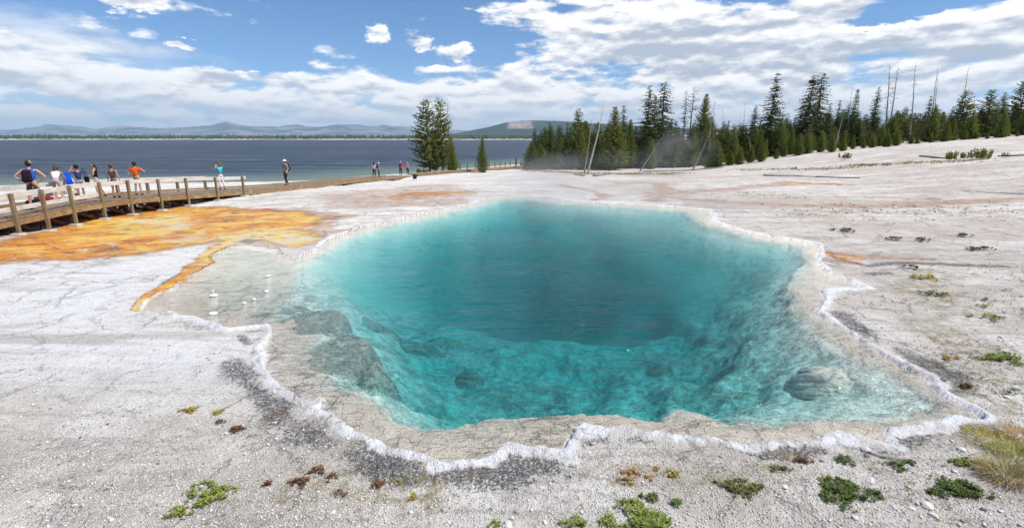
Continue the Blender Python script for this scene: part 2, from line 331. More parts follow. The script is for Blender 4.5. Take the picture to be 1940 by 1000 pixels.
def fields(P):
    """height and surface masks of every ground vertex"""
    x, y = P[:, 0], P[:, 1]; n = len(P); r = np.hypot(x, y)
    z, lake_sd = base_z(x, y)
    M = {k: np.zeros(n) for k in ('orange','rim','dark','under','algae','brown','dry','wet','rough','shore','pale','cream','smooth','tan')}
    M['shore'] = lake_sd
    near = (r < 46) & (y > -3)
    idx = np.where(near)[0]; Q = P[idx]; xx, yy = Q[:, 0], Q[:, 1]
    wob = fbm(xx, yy, 1.7, 5, 3, .6) * .13 + fbm(xx, yy, 9.0, 3, 9) * .05; soft_ = fbm(xx, yy, .7, 5, 13, .6) * .8
    sd, (rw,) = seg_sd(Q, RW, True, [RWW]); sd = sd + wob * np.clip(.55 + .04 * yy, .5, 1.2) + soft_ * (1 - sstep(rw, .005, .05)); rw = rw * (1 + .8 * fbm(xx, yy, 1.1, 4, 15)).clip(.5, 2) * (1 + .05 * np.clip(yy - 8, 0, 20)); fz = 1 - .85 * sstep(yy, 9, 15)
    ld = seg_sd(Q, LW) + fbm(xx, yy, 3.1, 4, 21) * .16 + fbm(xx, yy, 11, 2, 23) * .04
    zz = z[idx].copy(); zz = np.where(sd < 4, zz * sstep(sd, 0, 4), zz)
    out = sd > 0
    hw = np.maximum(rw, 1e-3)
    # white scalloped crust standing round the water
    crest = .036 * np.clip(rw / .12, 0, 1) * (1 + .7 * fz * fbm(xx, yy, 5, 3, 41))
    prof = np.where(sd < .04, sstep(sd, -.02, .04), 1 - sstep(sd, hw * .2, hw * 1.7))
    zz = np.where(out | (sd > -.04), zz + .015 + crest * prof, zz)
    lump = fbm(xx, yy, 14, 3, 55)
    zz += np.where(out, np.clip(rw / .3, 0, 1) * .013 * lump * fz * (1 - sstep(sd, hw, hw * 1.5)), 0)
    # shelf under a few centimetres of water, then the bowl
    flow = sstep(-sd, 0, .5)
    shelf = -.012 - .035 * sstep(-sd, 0, 1.2) + .008 * fbm(xx, yy, 6, 3, 61)
    dep = pool_depth(Q)
    edge = sstep(-ld, -.02, .45) * .22 + sstep(-ld, .0, 1.7 + .04 * yy) * .78
    rock = (fbm(xx, yy, 1.1, 5, 71, .55) * .20 + fbm(xx, yy, 4, 4, 75, .6) * .07) * (1 - .97 * sstep(yy, 10.2, 13.5))
    bowl = -.05 - dep * edge + rock * edge * np.clip(dep, .15, 1.0)
    def hump(px, py, D, rx, ry, h, pw=2):
        q = drop(px, py, CAMZ + D); e = np.sqrt(((xx - q[0]) / rx) ** 2 + ((yy - q[1]) / ry) ** 2)
        return h * np.clip(1 - e ** pw, 0, 1), e
    h1, e1 = hump(655, 690, .3, .52, .85, .36); h2, e2 = hump(722, 765, .75, .34, .4, .42); h3, e3 = hump(760, 640, 1.0, .8, .4, .16)
    h4, _ = hump(860, 655, 1.4, .6, .3, .12); h6, _ = hump(890, 722, 1.5, .30, .22, .28); h5, e5 = hump(1720, 745, .25, .8, .6, .22); h7, _ = hump(600, 630, .3, .6, .8, .3)
    hum = (h1 + h2 + h3 + h4 + h5 + h6 + h7) * (1 + .7 * fbm(xx, yy, 4, 3, 77))
    bowl = np.where(bowl + hum > -.07, np.minimum(bowl + hum, -.07 - .03 * (1 + fbm(xx, yy, 3, 2, 78))), bowl + hum)
    kk_ = sstep(-ld, -.08, .30); inner = shelf * flow * (1 - kk_) + np.minimum(bowl, shelf) * kk_
    zz = np.where(out, zz, np.minimum(inner, .012 * (1 + sd / .04).clip(0, 1)))
    z[idx] = zz
    M['rim'][idx] = np.where(sd > -.03, (1 - sstep(sd + .8 * fz * hw * fbm(xx, yy, 5.5, 5, 83, .65), hw * .8, hw * 1.4)) * np.clip(rw / .05, 0, 1), 0)
    M['under'][idx] = np.where(sd < 0, sstep(-sd, 0, .12) * (.5 + .5 * sstep(-ld, -.1, .3)), 0)
    al = np.clip(1.5 * (h1 / .36) ** .3 * (h1 > 0) + 1.6 * (h2 > 0) + .9 * (h3 > 0) + .7 * (h4 > 0) + 1.2 * (h6 > 0) + 1.1 * (h7 > 0), 0, 1) * (ld < .1)
    al = np.maximum(al, .55 * (1 - sstep(yy, 8, 12)) * sstep(fbm(xx, yy, 1.6, 5, 91), .02, .3) * (ld < -.1) * (dep < 2.0))
    p0 = drop(545, 590, CAMZ + .1); al = np.maximum(al, .95 * sstep(fbm(xx, yy, 3.5, 4, 93), -.02, .2) * (np.hypot((xx - p0[0]) / .9, (yy - p0[1]) / .55) < 1))
    M['algae'][idx] = al; M['smooth'][idx] = sstep(yy, 9.0, 13) * (sd < 0)
    def poly(L, jit=.35, soft=.25, sc=1.0, seed=5):
        Z = seg_sd(Q, G2(L)); return 1 - sstep(Z + jit * fbm(xx, yy, sc, 5, seed, .6), -soft, soft)
    def line(L, w, jit=.3, sc=1.2, seed=7, soft=.5):
        Z = seg_sd(Q, G2(L), False); return 1 - sstep(Z + jit * fbm(xx, yy, sc, 5, seed, .6), w * (1 - soft), w)
    o = poly([(-60,497),(0,496),(60,493),(130,496),(200,489),(290,479),(345,471),(380,466),(420,459),(450,462),(500,466),(560,468),(608,452),(600,440),(560,434),(590,428),(640,412),(560,401),(480,398),(420,394),(330,393),(280,400),(200,412),(100,432),(0,458),(-80,470)], 1.0, .9, .6, 101)
    o = np.maximum(o, line([(440,458),(405,474),(388,487),(398,499),(372,514),(335,535),(300,555),(283,570),(266,586),(300,589),(330,584)], .22, .12, 2.0, 103))
    o = np.maximum(o, .8 * line([(455,452),(420,470),(405,490),(380,512)], .5, .3, 1.0, 104))
    o = np.maximum(o, .55 * line([(760,372),(810,369),(850,366)], 1.6, 2.2, .5, 105)); o = np.maximum(o, line([(665,438),(690,432)], .3, .2, 1, 106))
    o = np.maximum(o, line([(1566,483),(1590,487),(1622,491)], .22, .12, 1.2, 107))
    o = np.maximum(o, .7 * poly([(478,652),(496,640),(500,668),(492,688),(476,675)], .05, .04, 5, 108) * out); o = np.maximum(o, .7 * line([(500,722),(516,724)], .05, .04, 5, 109))
    o = np.maximum(o, line([(1500,348),(1540,349),(1590,351)], .5, .2, .8, 110))
    M['orange'][idx] = o * np.where(sd > -.25, 1, 1 - sstep(-sd, .25, .7) * .9)
    M['cream'][idx] = np.maximum(poly([(400,452),(470,438),(560,440),(640,432),(600,470),(520,468),(440,475),(400,500)], 1.6, .9, .5, 111), .8 * poly([(250,420),(330,410),(400,420),(380,440),(280,445)], 1.6, .8, .5, 112))
    br = poly([(600,372),(700,362),(780,352),(860,350),(900,366),(915,381),(880,390),(820,392),(740,396),(660,400),(600,396)], 2.6, .8, .35, 121) * .8
    for L, w in (([(1960,377),(1800,384),(1650,391),(1500,389),(1340,381),(1250,374)], .9), ([(1238,381),(1268,362),(1240,346),(1180,349)], .9), ([(1240,366),(1300,366),(1400,357),(1500,346)], 1.2),
                 ([(1060,351),(1125,364),(1150,374),(1128,381)], .5), ([(1300,372),(1240,370)], .5), ([(1115,340),(1170,346)], .4), ([(1835,364),(1880,366),(1930,368)], .0), ([(1560,480),(1620,486),(1690,490),(1760,494)], .28), ([(1565,495),(1620,500)], .2),
                 ([(640,412),(560,404),(480,402)], .9), ([(610,446),(560,466),(500,470)], .25), ([(330,540),(372,522)], .2), ([(640,440),(690,434)], .5)):
        br = np.maximum(br, line(L, w, w * .9, .7, 123))
    M['brown'][idx] = br * out
    dk = 0
    for L, w in (([(440,690),(470,730),(530,785),(600,825),(670,860),(730,888),(800,897),(900,900),(1000,884),(1060,872)], .42), ([(455,640),(480,665),(488,700)], .14), ([(1090,858),(1120,835),(1180,832),(1240,842),(1320,850),(1450,858),(1560,856)], .2),
                 ([(1600,600),(1640,630),(1700,662),(1760,700),(1800,735)], .35), ([(1700,838),(1760,818),(1830,812),(1900,830)], .3), ([(1560,842),(1620,845),(1680,862)], .2), ([(265,580),(300,548),(345,520)], .16),
                 ([(1570,480),(1600,495),(1640,505),(1700,500),(1900,505)], .25), ([(620,470),(700,442),(790,420),(860,405)], .5), ([(470,632),(505,628)], .08), ([(320,595),(345,606)], .06), ([(1640,520),(1680,520)], .4), ([(1838,364),(1880,366),(1930,368)], .45), ([(1722,378),(1775,378)], .35), ([(1470,344),(1640,352)], .3)):  # short strips high on the right slope paint the shade inside crevices
        dk = np.maximum(dk, line(L, w, w * 1.1, 1.1, 131, .9))
    M['dark'][idx] = dk * out * (1 - M['rim'][idx])
    M['wet'][idx] = poly([(405,472),(440,458),(500,462),(560,470),(608,462),(610,470),(590,500),(470,510),(400,500)], .7, .8, .8, 141)
    dr = 0
    for L, w in (([(1760,520),(1780,580),(1800,640),(1860,700),(1940,760)], .75), ([(1180,905),(1280,902),(1420,915),(1500,890)], .35), ([(1500,405),(1940,400)], .8), ([(1400,320),(1940,305)], 1.3), ([(560,920),(700,940),(800,930)], .28), ([(1850,820),(1940,850)], .45)):
        dr = np.maximum(dr, line(L, w, w * 1.6, 1.3, 151, .9))
    M['dry'][idx] = dr * out * .8
    M['rough'][idx] = np.clip(sstep(-yy, -7.5, -4.2) + sstep(xx, 4, 9) * .9 * sstep(-yy, -22, -8), 0, 1)
    M['pale'][idx] = poly([(-200,505),(150,505),(320,490),(380,500),(330,530),(260,590),(330,610),(480,635),(470,700),(400,745),(200,735),(-200,700)], 1.0, .9, .7, 161)
    M['tan'][idx] = sstep(xx, 3, 9) * out * (.35 + .65 * sstep(yy, 9, 13))
    # stones and crumbs of sinter as real relief close by
    rg = M['rough'][idx] * out * (1 - np.clip(M['rim'][idx], 0, 1))
    z[idx] += out * (fbm(xx, yy, .9, 4, 171) * .03) * sstep(sd, .3, 2) + rg * (.010 * fbm(xx, yy, 9, 3, 173)) + dk * out * .022 * fbm(xx, yy, 13, 3, 175)
    # gentle undulation and gullies farther away
    far = ~near & (lake_sd < 0); z[far] += .10 * fbm(x[far], y[far], .12, 4, 181) * sstep(-lake_sd[far], 0, 8)
    z[idx] += .05 * fbm(xx, yy, .25, 4, 183) * sstep(yy, 28, 36) * sstep(-lake_sd[idx], 0, 8)
    fr = ~near; M['tan'][fr] = sstep(x[fr], -4, 8)
    # grass belt at the edge of the trees
    if True:
        f = (y > 36) & (r < 140); q = P[f]; w = 0
        for L, ww in (([(1000,322),(1150,331),(1290,332)], 2.6), ([(800,331),(900,327)], 2.0), ([(1400,322),(1560,322),(1760,306)], 1.2)):
            Z = seg_sd(q, G2(L), False); w = np.maximum(w, 1 - sstep(Z + 1.6 * fbm(q[:, 0], q[:, 1], .3, 4, 191), ww * .3, ww))
        M['dry'][f] = np.maximum(M['dry'][f], w * .95)
    return z, M
az = np.concatenate([np.linspace(-57, 57, 1030), np.linspace(59, 301, 100)]); az = np.radians(az)
rr = np.concatenate([[.25, .8, 1.4, 2.0], np.geomspace(2.6, 32, 470), np.geomspace(32.4, 130, 125), np.geomspace(135, 2600, 36)])
na, nr = len(az), len(rr)
GX = (np.sin(az)[None] * rr[:, None]).ravel(); GY = (np.cos(az)[None] * rr[:, None]).ravel()
PG = np.stack([GX, GY], 1)
GZ, MK = fields(PG)
ii = np.arange(nr - 1)[:, None] * na; jj = np.arange(na)[None]; j2 = (jj + 1) % na
FQ = np.stack([ii + jj, ii + na + jj, ii + na + j2, ii + j2], -1).reshape(-1, 4)
gm = mesh('ground', np.stack([GX, GY, GZ], 1), FQ, True)
def addcol(me, name, a, b, c, d=None):
    at_ = me.attributes.new(name, 'FLOAT_COLOR', 'POINT'); n = len(a)
    at_.data.foreach_set('color', np.stack([a, b, c, np.ones(n) if d is None else d], 1).astype(np.float32).ravel())
addcol(gm, 'mask_a', MK['orange'], MK['rim'], MK['dark'], MK['algae'])
addcol(gm, 'mask_b', MK['brown'], MK['dry'], MK['wet'], MK['rough'])
addcol(gm, 'mask_c', MK['under'], np.clip(-MK['shore'] / 20, -1, 1), MK['pale'], MK['cream'])

addcol(gm, 'mask_d', MK['smooth'], MK['tan'], MK['pale'])
t = material('sinter_ground')
P = t.n('ShaderNodeTexCoord').outputs['Object']
def attr(n):
    a = t.n('ShaderNodeAttribute', attribute_name=n); s = t.n('ShaderNodeSeparateColor'); t.L.new(a.outputs['Color'], s.inputs[0]); return s.outputs[0], s.outputs[1], s.outputs[2], a.outputs['Alpha']
oA, rA, dA, alA = attr('mask_a'); bA, dyA, wA, roA = attr('mask_b'); unA, shA, paA, crA = attr('mask_c'); smA, tnA, _p, _q = attr('mask_d')
big = t.noise(P, .35, 5, .6, .4); mid = t.noise(P, 2.6, 6, .65, .3); fine = t.noise(P, 22, 5, .7); vf = t.noise(P, 75, 3, .7)
streak = t.noise(t.map(P, (.5, 2.6, 1)), 1.0, 6, .62, 1.2)
base = t.mix(t.ss(big, .38, .62), (.74, .69, .62), (.87, .835, .78))
base = t.mix(t.ss(mid, .50, .64, 0, .4), base, (.52, .475, .42))
base = t.mix(paA, base, (.82, .805, .785))
streak2 = t.noise(t.map(P, (.12, .9, 1), rot=(0, 0, -.05)), 1.0, 7, .68, .6)
base = t.mix(t.ss(streak2, .50, .62, 0, .6), base, (.45, .395, .335))
base = t.mix(t.m('MULTIPLY', tnA, t.ss(t.noise(t.map(P, (.08, .22, 1), loc=(2, 7, 0)), 1.0, 7, .68, .5), .40, .62, .15, .75)), base, (.53, .445, .375))
base = t.mix(t.m('MULTIPLY', t.ss(streak, .50, .64), t.m('MULTIPLY', t.ss(fine, .42, .56, .1, .8), t.m('SUBTRACT', 1.0, t.m('MULTIPLY', paA, .7)))), base, (.33, .30, .265))
crumbs = t.voro(P, 30, 'F1'); crumb2 = t.voro(P, 11, 'F1')
pit = t.m('MULTIPLY', t.ss(fine, .53, .62), t.m('ADD', t.m('ADD', .18, t.m('MULTIPLY', roA, .22)), t.m('MULTIPLY', paA, -.15)), clamp=True)
base = t.mix(pit, base, (.27, .245, .215))
base = t.mix(t.m('MULTIPLY', t.ss(vf, .53, .62), t.m('ADD', .10, t.m('MULTIPLY', roA, .26)), clamp=True), base, (.17, .15, .13))
base = t.mix(t.m('MULTIPLY', t.ss(crumbs, .45, .15), t.m('MULTIPLY', roA, .6)), base, (.80, .785, .76))
dash = t.m('MULTIPLY', t.ss(t.noise(t.map(P, (1.2, 2.2, 1)), 2.0, 9, .82), .545, .60), t.m('ADD', .25, t.m('MULTIPLY', tnA, .55)), clamp=True); base = t.mix(dash, base, (.27, .235, .19))
dots = t.m('MULTIPLY', t.ss(t.voro(P, 5.5, 'F1'), .16, .08), t.ss(t.noise(P, 1.4, 3, .6), .48, .6))
base = t.mix(t.m('MULTIPLY', dots, .85), base, (.11, .085, .06))
plate = t.voro(t.map(P, (1, 1, 1), loc=(3, 1, 0)), 1.15, 'DISTANCE_TO_EDGE'); plate = t.m('ADD', plate, t.m('MULTIPLY', t.m('SUBTRACT', t.noise(P, 3.5, 6, .75), .5), .5))
pl = t.m('MULTIPLY', t.ss(plate, .05, .0), t.ss(t.noise(P, .6, 3, .6), .42, .60)); base = t.mix(t.m('MULTIPLY', pl, t.m('SUBTRACT', .09, t.m('MULTIPLY', paA, .08))), base, (.25, .22, .19))
tanz = t.m('MULTIPLY', roA, t.ss(t.noise(P, .8, 4, .6), .42, .6, 0, .6))
base = t.mix(tanz, base, (.47, .42, .355))
# dark cyanobacterial grit, plus painted shade of crevices on the right slope
dm = t.m('MULTIPLY', t.ss(dA, .05, .6), t.ss(t.m('ADD', t.noise(P, 32, 5, .85), t.m('MULTIPLY', t.m('SUBTRACT', dA, .6), .16)), .49, .55), clamp=True)
base = t.mix(dm, base, t.mix(t.ss(vf, .4, .65), (.05, .048, .046), (.17, .165, .16)))
base = t.mix(t.m('MULTIPLY', dA, .22), base, (.30, .295, .29))
# dry plants and lichen staining
dd = t.m('MULTIPLY', dyA, t.ss(t.noise(P, 5, 6, .8), .44, .60))
base = t.mix(dd, base, t.mix(t.ss(mid, .4, .6), (.33, .26, .13), (.27, .235, .11)))
# iron-red runoff
br = t.m('MULTIPLY', bA, t.ss(t.noise(t.map(P, (1, 1.8, 1)), 1.6, 6, .7, .6), .36, .58, .25, 1))
base = t.mix(br, base, t.mix(t.ss(mid, .38, .62), (.38, .20, .125), (.47, .35, .27)))
base = t.mix(t.m('MULTIPLY', br, t.ss(fine, .56, .68)), base, (.66, .6, .54))
# orange bacterial mat
n1 = t.m('ADD', t.noise(t.map(P, (.5, .75, 1), rot=(0, 0, .5)), 1.0, 8, .66, .5), t.m('MULTIPLY', crA, .16)); n2 = t.noise(t.map(P, (.9, 1.3, 1), loc=(9, 4, 0)), 1.3, 8, .7, .4)
oc = t.mix(t.ss(n1, .40, .48), (.58, .18, .012), (.80, .33, .020))
oc = t.mix(t.ss(n1, .50, .58), oc, (.88, .58, .09))
oc = t.mix(t.ss(n2, .55, .66), oc, (.72, .58, .30))
oc = t.mix(t.m('MULTIPLY', crA, t.ss(n2, .42, .56)), oc, (.72, .66, .50))
oc = t.mix(t.ss(n2, .43, .37), oc, (.28, .11, .03))
oc = t.mix(t.ss(t.noise(P, .55, 4, .6, .5), .58, .68, 0, .8), oc, (.20, .16, .10))
oc = t.mix(t.m('MULTIPLY', t.ss(t.noise(t.map(P, (3, 5, 1)), 1.2, 7, .8), .57, .61), .9), oc, (.78, .72, .62))
oN = t.m('ADD', oA, t.m('MULTIPLY', t.m('SUBTRACT', t.noise(P, 1.6, 9, .75), .5), 1.5))
edge = t.m('MULTIPLY', t.ss(oN, .1, .4), t.ss(oN, .9, .5))
base = t.mix(t.ss(oN, .30, .60), base, oc)
base = t.mix(t.m('MULTIPLY', edge, .55), base, (.36, .15, .06))
# milky wet runoff and white crust
base = t.mix(t.m('MULTIPLY', wA, t.ss(oN, .8, .4)), base, (.66, .62, .56))
base = t.mix(t.m('MULTIPLY', rA, t.ss(t.noise(P, 8, 6, .75), .32, .46, .45, 1)), base, t.mix(t.ss(mid, .45, .62), (.84, .84, .845), (.66, .63, .60)))
# underwater: tan shelf, cracked; pale bed; dark algae
cr = t.voro(t.map(P, (1, 1.5, 1)), 3.3, 'DISTANCE_TO_EDGE'); crn = t.m('ADD', cr, t.m('MULTIPLY', t.m('SUBTRACT', t.noise(P, 9, 4, .7), .5), .26))
crack = t.ss(crn, .025, .0)
sh = t.mix(t.ss(mid, .3, .7), (.58, .525, .44), (.70, .65, .565))
sh = t.mix(t.m('MULTIPLY', crack, .22), sh, (.24, .20, .16))
sh = t.mix(t.m('MULTIPLY', t.ss(fine, .52, .75), .4), sh, (.32, .27, .22))
bed0 = t.mix(t.ss(t.noise(P, 4.0, 8, .82, .4), .42, .56), (.50, .55, .49), (.88, .90, .84))  # mottled bed; its light patches also paint in caustics from the ripples
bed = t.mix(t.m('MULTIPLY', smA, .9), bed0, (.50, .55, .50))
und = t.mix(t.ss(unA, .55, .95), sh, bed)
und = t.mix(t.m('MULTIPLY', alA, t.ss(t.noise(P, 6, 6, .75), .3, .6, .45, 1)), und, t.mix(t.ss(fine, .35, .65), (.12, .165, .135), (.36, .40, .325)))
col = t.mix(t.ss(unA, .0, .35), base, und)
# lake shore: wet pale sand and pebbles
col = t.mix(t.ss(shA, .06, -.01), col, (.36, .34, .29))
h = t.m('ADD', t.m('MULTIPLY', fine, .6), t.m('MULTIPLY', vf, .35)); h = t.m('ADD', h, t.m('MULTIPLY', t.ss(crumbs, .0, .35), t.m('MULTIPLY', roA, -.35)))
h = t.m('ADD', h, t.m('MULTIPLY', mid, 1.3)); h = t.m('SUBTRACT', h, t.m('MULTIPLY', pl, .6)); h = t.m('SUBTRACT', h, t.m('MULTIPLY', crack, t.m('MULTIPLY', unA, .5)))
nm = t.bump(t.m('MULTIPLY', h, t.m('SUBTRACT', 1.0, t.m('MULTIPLY', smA, .92))), 1.0, .06)
rgh = t.mix(t.ss(oA, .3, .7), (.9, .9, .9), (.38, .38, .38))
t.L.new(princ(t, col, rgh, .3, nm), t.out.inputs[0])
gm.materials.append(t.mat)
go = bpy.data.objects.new('ground', gm); COL.objects.link(go); tag(go, kind='structure')

# ------------------------------------------------------------------ hot spring water: clear, absorbing red
w = MB(); WP = []
cen = RW.mean(0)
Q = smooth_poly(RW, None)
import bmesh as _b
bm = bmesh.new(); off = []
nQ = len(RW)
for i in range(nQ):                                   # the sheet reaches a little way under the crust
    a, b, c = RW[i-1], RW[i], RW[(i+1) % nQ]; d = c - a; nrm = np.array([-d[1], d[0]]); nrm /= max(np.hypot(*nrm), 1e-6)
    ar = .5 * np.sum(RW[:, 0] * np.roll(RW[:, 1], -1) - np.roll(RW[:, 0], -1) * RW[:, 1])
    off.append(b - nrm * np.sign(ar) * (.10 if RWW[i] > .05 else .0))
top = [bm.verts.new((p[0], p[1], 0)) for p in off]; bot = [bm.verts.new((p[0], p[1], -7.5)) for p in off]
bm.faces.new(top); bm.faces.new(bot[::-1])
for i in range(nQ): bm.faces.new((top[i], bot[i], bot[(i+1) % nQ], top[(i+1) % nQ]))
bmesh.ops.recalc_face_normals(bm, faces=bm.faces); bmesh.ops.triangulate(bm, faces=[f for f in bm.faces if len(f.verts) > 4])
pm = bpy.data.meshes.new('hot_spring_water'); bm.to_mesh(pm); bm.free()
t = material('spring_water'); P = t.n('ShaderNodeTexCoord').outputs['Object']
wv = t.m('ADD', t.noise(t.map(P, (3.2, 8.5, 1), rot=(0, 0, .12)), 1.0, 4, .6, .3), t.m('MULTIPLY', t.noise(t.map(P, (.9, 2.4, 1), rot=(0, 0, -.2)), 1.0, 3, .6), 1.8))
calm = t.ss(t.noise(P, .35, 3, .5), .35, .60, .45, 1.0)
nm = t.bump(t.m('MULTIPLY', wv, calm), 1.0, .085)
fr = t.n('ShaderNodeFresnel'); fr.inputs[0].default_value = 1.33; t.L.new(nm, fr.inputs[1])
gl = t.n('ShaderNodeBsdfGlossy'); gl.inputs['Roughness'].default_value = .06; t.L.new(nm, gl.inputs['Normal']); gl.inputs[0].default_value = (.95, .97, 1, 1)
tr = t.n('ShaderNodeBsdfTransparent'); mx = t.n('ShaderNodeMixShader'); t.L.new(t.m('MULTIPLY', fr.outputs[0], .85), mx.inputs[0]); t.L.new(tr.outputs[0], mx.inputs[1]); t.L.new(gl.outputs[0], mx.inputs[2])
t.L.new(mx.outputs[0], t.out.inputs[0])
va = t.n('ShaderNodeVolumeAbsorption'); SA = (.66, .172, .148)      # per metre
va.inputs[0].default_value = (1 - SA[0], 1 - SA[1], 1 - SA[2], 1); va.inputs[1].default_value = 1.0
vs = t.n('ShaderNodeVolumeScatter'); vs.inputs[0].default_value = (.10, .80, 1, 1); vs.inputs[1].default_value = .035
ad = t.n('ShaderNodeAddShader'); t.L.new(va.outputs[0], ad.inputs[0]); t.L.new(vs.outputs[0], ad.inputs[1]); t.L.new(ad.outputs[0], t.out.inputs[1])
pm.materials.append(t.mat)
po = bpy.data.objects.new('hot_spring_water', pm); COL.objects.link(po); tag(po, kind='structure')

# ------------------------------------------------------------------ lake
lr = np.concatenate([np.geomspace(30, 160, 60), np.geomspace(170, 13500, 70)]); la = np.radians(np.linspace(-62, 40, 240))
LX = np.sin(la)[None] * lr[:, None]; LY = np.cos(la)[None] * lr[:, None]
ls = seg_sd(np.stack([LX.ravel(), LY.ravel()], 1), SH)
ii = np.arange(len(lr) - 1)[:, None] * len(la); jj = np.arange(len(la) - 1)[None]
FQ = np.stack([ii + jj, ii + jj + 1, ii + len(la) + jj + 1, ii + len(la) + jj], -1).reshape(-1, 4)
keep = (ls[FQ] > -3).any(1); FQ = FQ[keep]
lm = mesh('lake', np.stack([LX.ravel(), LY.ravel(), np.full(LX.size, LAKE)], 1), FQ)
addcol(lm, 'shore', np.clip(ls / 60, 0, 1), ls * 0, ls * 0)
t = material('lake_water'); P = t.n('ShaderNodeTexCoord').outputs['Object']
a = t.n('ShaderNodeAttribute', attribute_name='shore'); s = t.n('ShaderNodeSeparateColor'); t.L.new(a.outputs['Color'], s.inputs[0]); sh_ = s.outputs[0]
band = t.noise(t.map(P, (.0035, .022, 1)), 1.0, 4, .6, .4); chop = t.m('ADD', t.m('MULTIPLY', t.noise(t.map(P, (.35, .55, 1)), 1.0, 6, .75), .5), t.m('MULTIPLY', t.noise(t.map(P, (.05, .11, 1)), 1.0, 7, .8), .5)); band2 = t.noise(t.map(P, (.02, .12, 1)), 1.0, 5, .65)
deep = t.mix(t.ss(band, .35, .68), (.032, .047, .061), (.060, .079, .097))
deep = t.mix(t.ss(chop, .46, .58, 0, .8), deep, (.115, .135, .165))
deep = t.mix(t.ss(band2, .54, .66, 0, .6), deep, (.14, .165, .20))
fn = t.noise(t.map(P, (.012, .25, 1), loc=(5, 3, 0)), 1.0, 6, .8); deep = t.mix(t.ss(fn, .42, .56, .55, 0), deep, (.018, .026, .042))
shal = t.mix(t.ss(sh_, .0, .5), (.17, .22, .17), (.07, .15, .16))
c = t.mix(t.m('MULTIPLY', t.ss(sh_, .45, .0), .85), deep, shal)
nm = t.bump(t.m('ADD', chop, t.m('MULTIPLY', t.noise(P, 1.6, 4, .7), .4)), .9, .35)
t.L.new(princ(t, c, .42, .22, nm, IOR=1.2), t.out.inputs[0]); lm.materials.append(t.mat)
lo = bpy.data.objects.new('lake', lm); COL.objects.link(lo); tag(lo, kind='structure')

# ------------------------------------------------------------------ far shore, hills, mountains
def ridge(name, prof, d, depth, mat, rough, seed, zb=LAKE - 4, n=500, up=1.0):
    prof = [(a, 262 - (262 - b) * up) for a, b in prof]
    px = np.linspace(prof[0][0], prof[-1][0], n); py = np.interp(px, [p[0] for p in prof], [p[1] for p in prof])
    a = np.array([ray(p, q) for p, q in zip(px, py)]); rows = 26; V = np.zeros((rows, n, 3))
    H = CAMZ + a[:, 1] * d
    for r in range(rows):
        k = r / (rows - 1); dist = d - depth * (1 - k) if k < .72 else d - depth * .28 + depth * (k - .72) * 2
        s = sstep(np.array(k), 0, .72); s = float(s) if k < .72 else 1 - (k - .72) / .28 * .8
        dist = d - depth + depth * 1.25 * k
        X_ = a[:, 0] * d * (dist / d); 
        g = fbm(X_ / d * 14, np.full(n, k * 3.0), 1.0, 5, seed, .6)
        rg = 1 - np.abs(fbm(X_ / d * 30, np.full(n, k * 1.5), 1.0, 4, seed + 9, .6)) * 2
        s2 = np.clip(k / .8, 0, 1); s2 = s2 if k <= .8 else 1 - (k - .8) * 3
        V[r, :, 0] = X_; V[r, :, 1] = dist
        V[r, :, 2] = zb + (H - zb) * (s2 ** 1.1) * (1 + rough * (g * .8 + (rg - .6) * .4) * (1 - abs(s2 - .5) * 0) * (1 if s2 < .93 else .45))
    ii = np.arange(rows - 1)[:, None] * n; jj = np.arange(n - 1)[None]
    FQ = np.stack([ii + jj, ii + jj + 1, ii + n + jj + 1, ii + n + jj], -1).reshape(-1, 4)
    me = mesh(name, V.reshape(-1, 3), FQ, True); me.materials.append(mat)
    o = bpy.data.objects.new(name, me); COL.objects.link(o); tag(o, kind='structure'); return o
t = material('mountain_rock'); P = t.n('ShaderNodeTexCoord').outputs['Object']
nz = t.noise(P, .0016, 6, .7, .5)
c = t.mix(t.ss(nz, .4, .6), (.07, .08, .085), (.30, .28, .26)); t.L.new(princ(t, c, .95, .1), t.out.inputs[0]); MT = t.mat
t = material('mesa_forest'); P = t.n('ShaderNodeTexCoord').outputs['Object']
g = t.n('ShaderNodeSeparateXYZ'); t.L.new(P, g.inputs[0])
c = t.mix(t.ss(t.noise(P, .006, 6, .7), .4, .65), (.022, .040, .022), (.06, .075, .04))
cx_ = ray(985, 240)[0] * 5200
cl_ = t.m('MULTIPLY', t.ss(t.m('ABSOLUTE', t.m('SUBTRACT', g.outputs[0], cx_)), 150, 90), t.m('MULTIPLY', t.ss(g.outputs[2], 84, 100), t.ss(t.noise(t.map(P, (.03, .03, .004)), 1, 4, .7), .40, .52)))
c = t.mix(cl_, c, (.42, .32, .28)); t.L.new(princ(t, c, .95, .1), t.out.inputs[0]); MF = t.mat
ridge('mountains', [(-260,248),(-120,244),(0,249),(40,247),(95,238),(135,241),(180,247),(240,243),(300,247),(360,245),(400,243),(432,236.5),(455,242),(480,244),(560,242),(600,245),(640,240),(700,243),(790,244),(830,249),(870,248),(905,251),(980,250),(1200,253),(1500,256)], 12500, 3000, MT, .45, 5, up=1.2)
ridge('mesa', [(840,257),(880,250),(930,240),(962,232),(985,229.5),(1000,228.5),(1060,230),(1120,234),(1200,238),(1300,243),(1500,250),(1750,256)], 5600, 1300, MF, .10, 15)
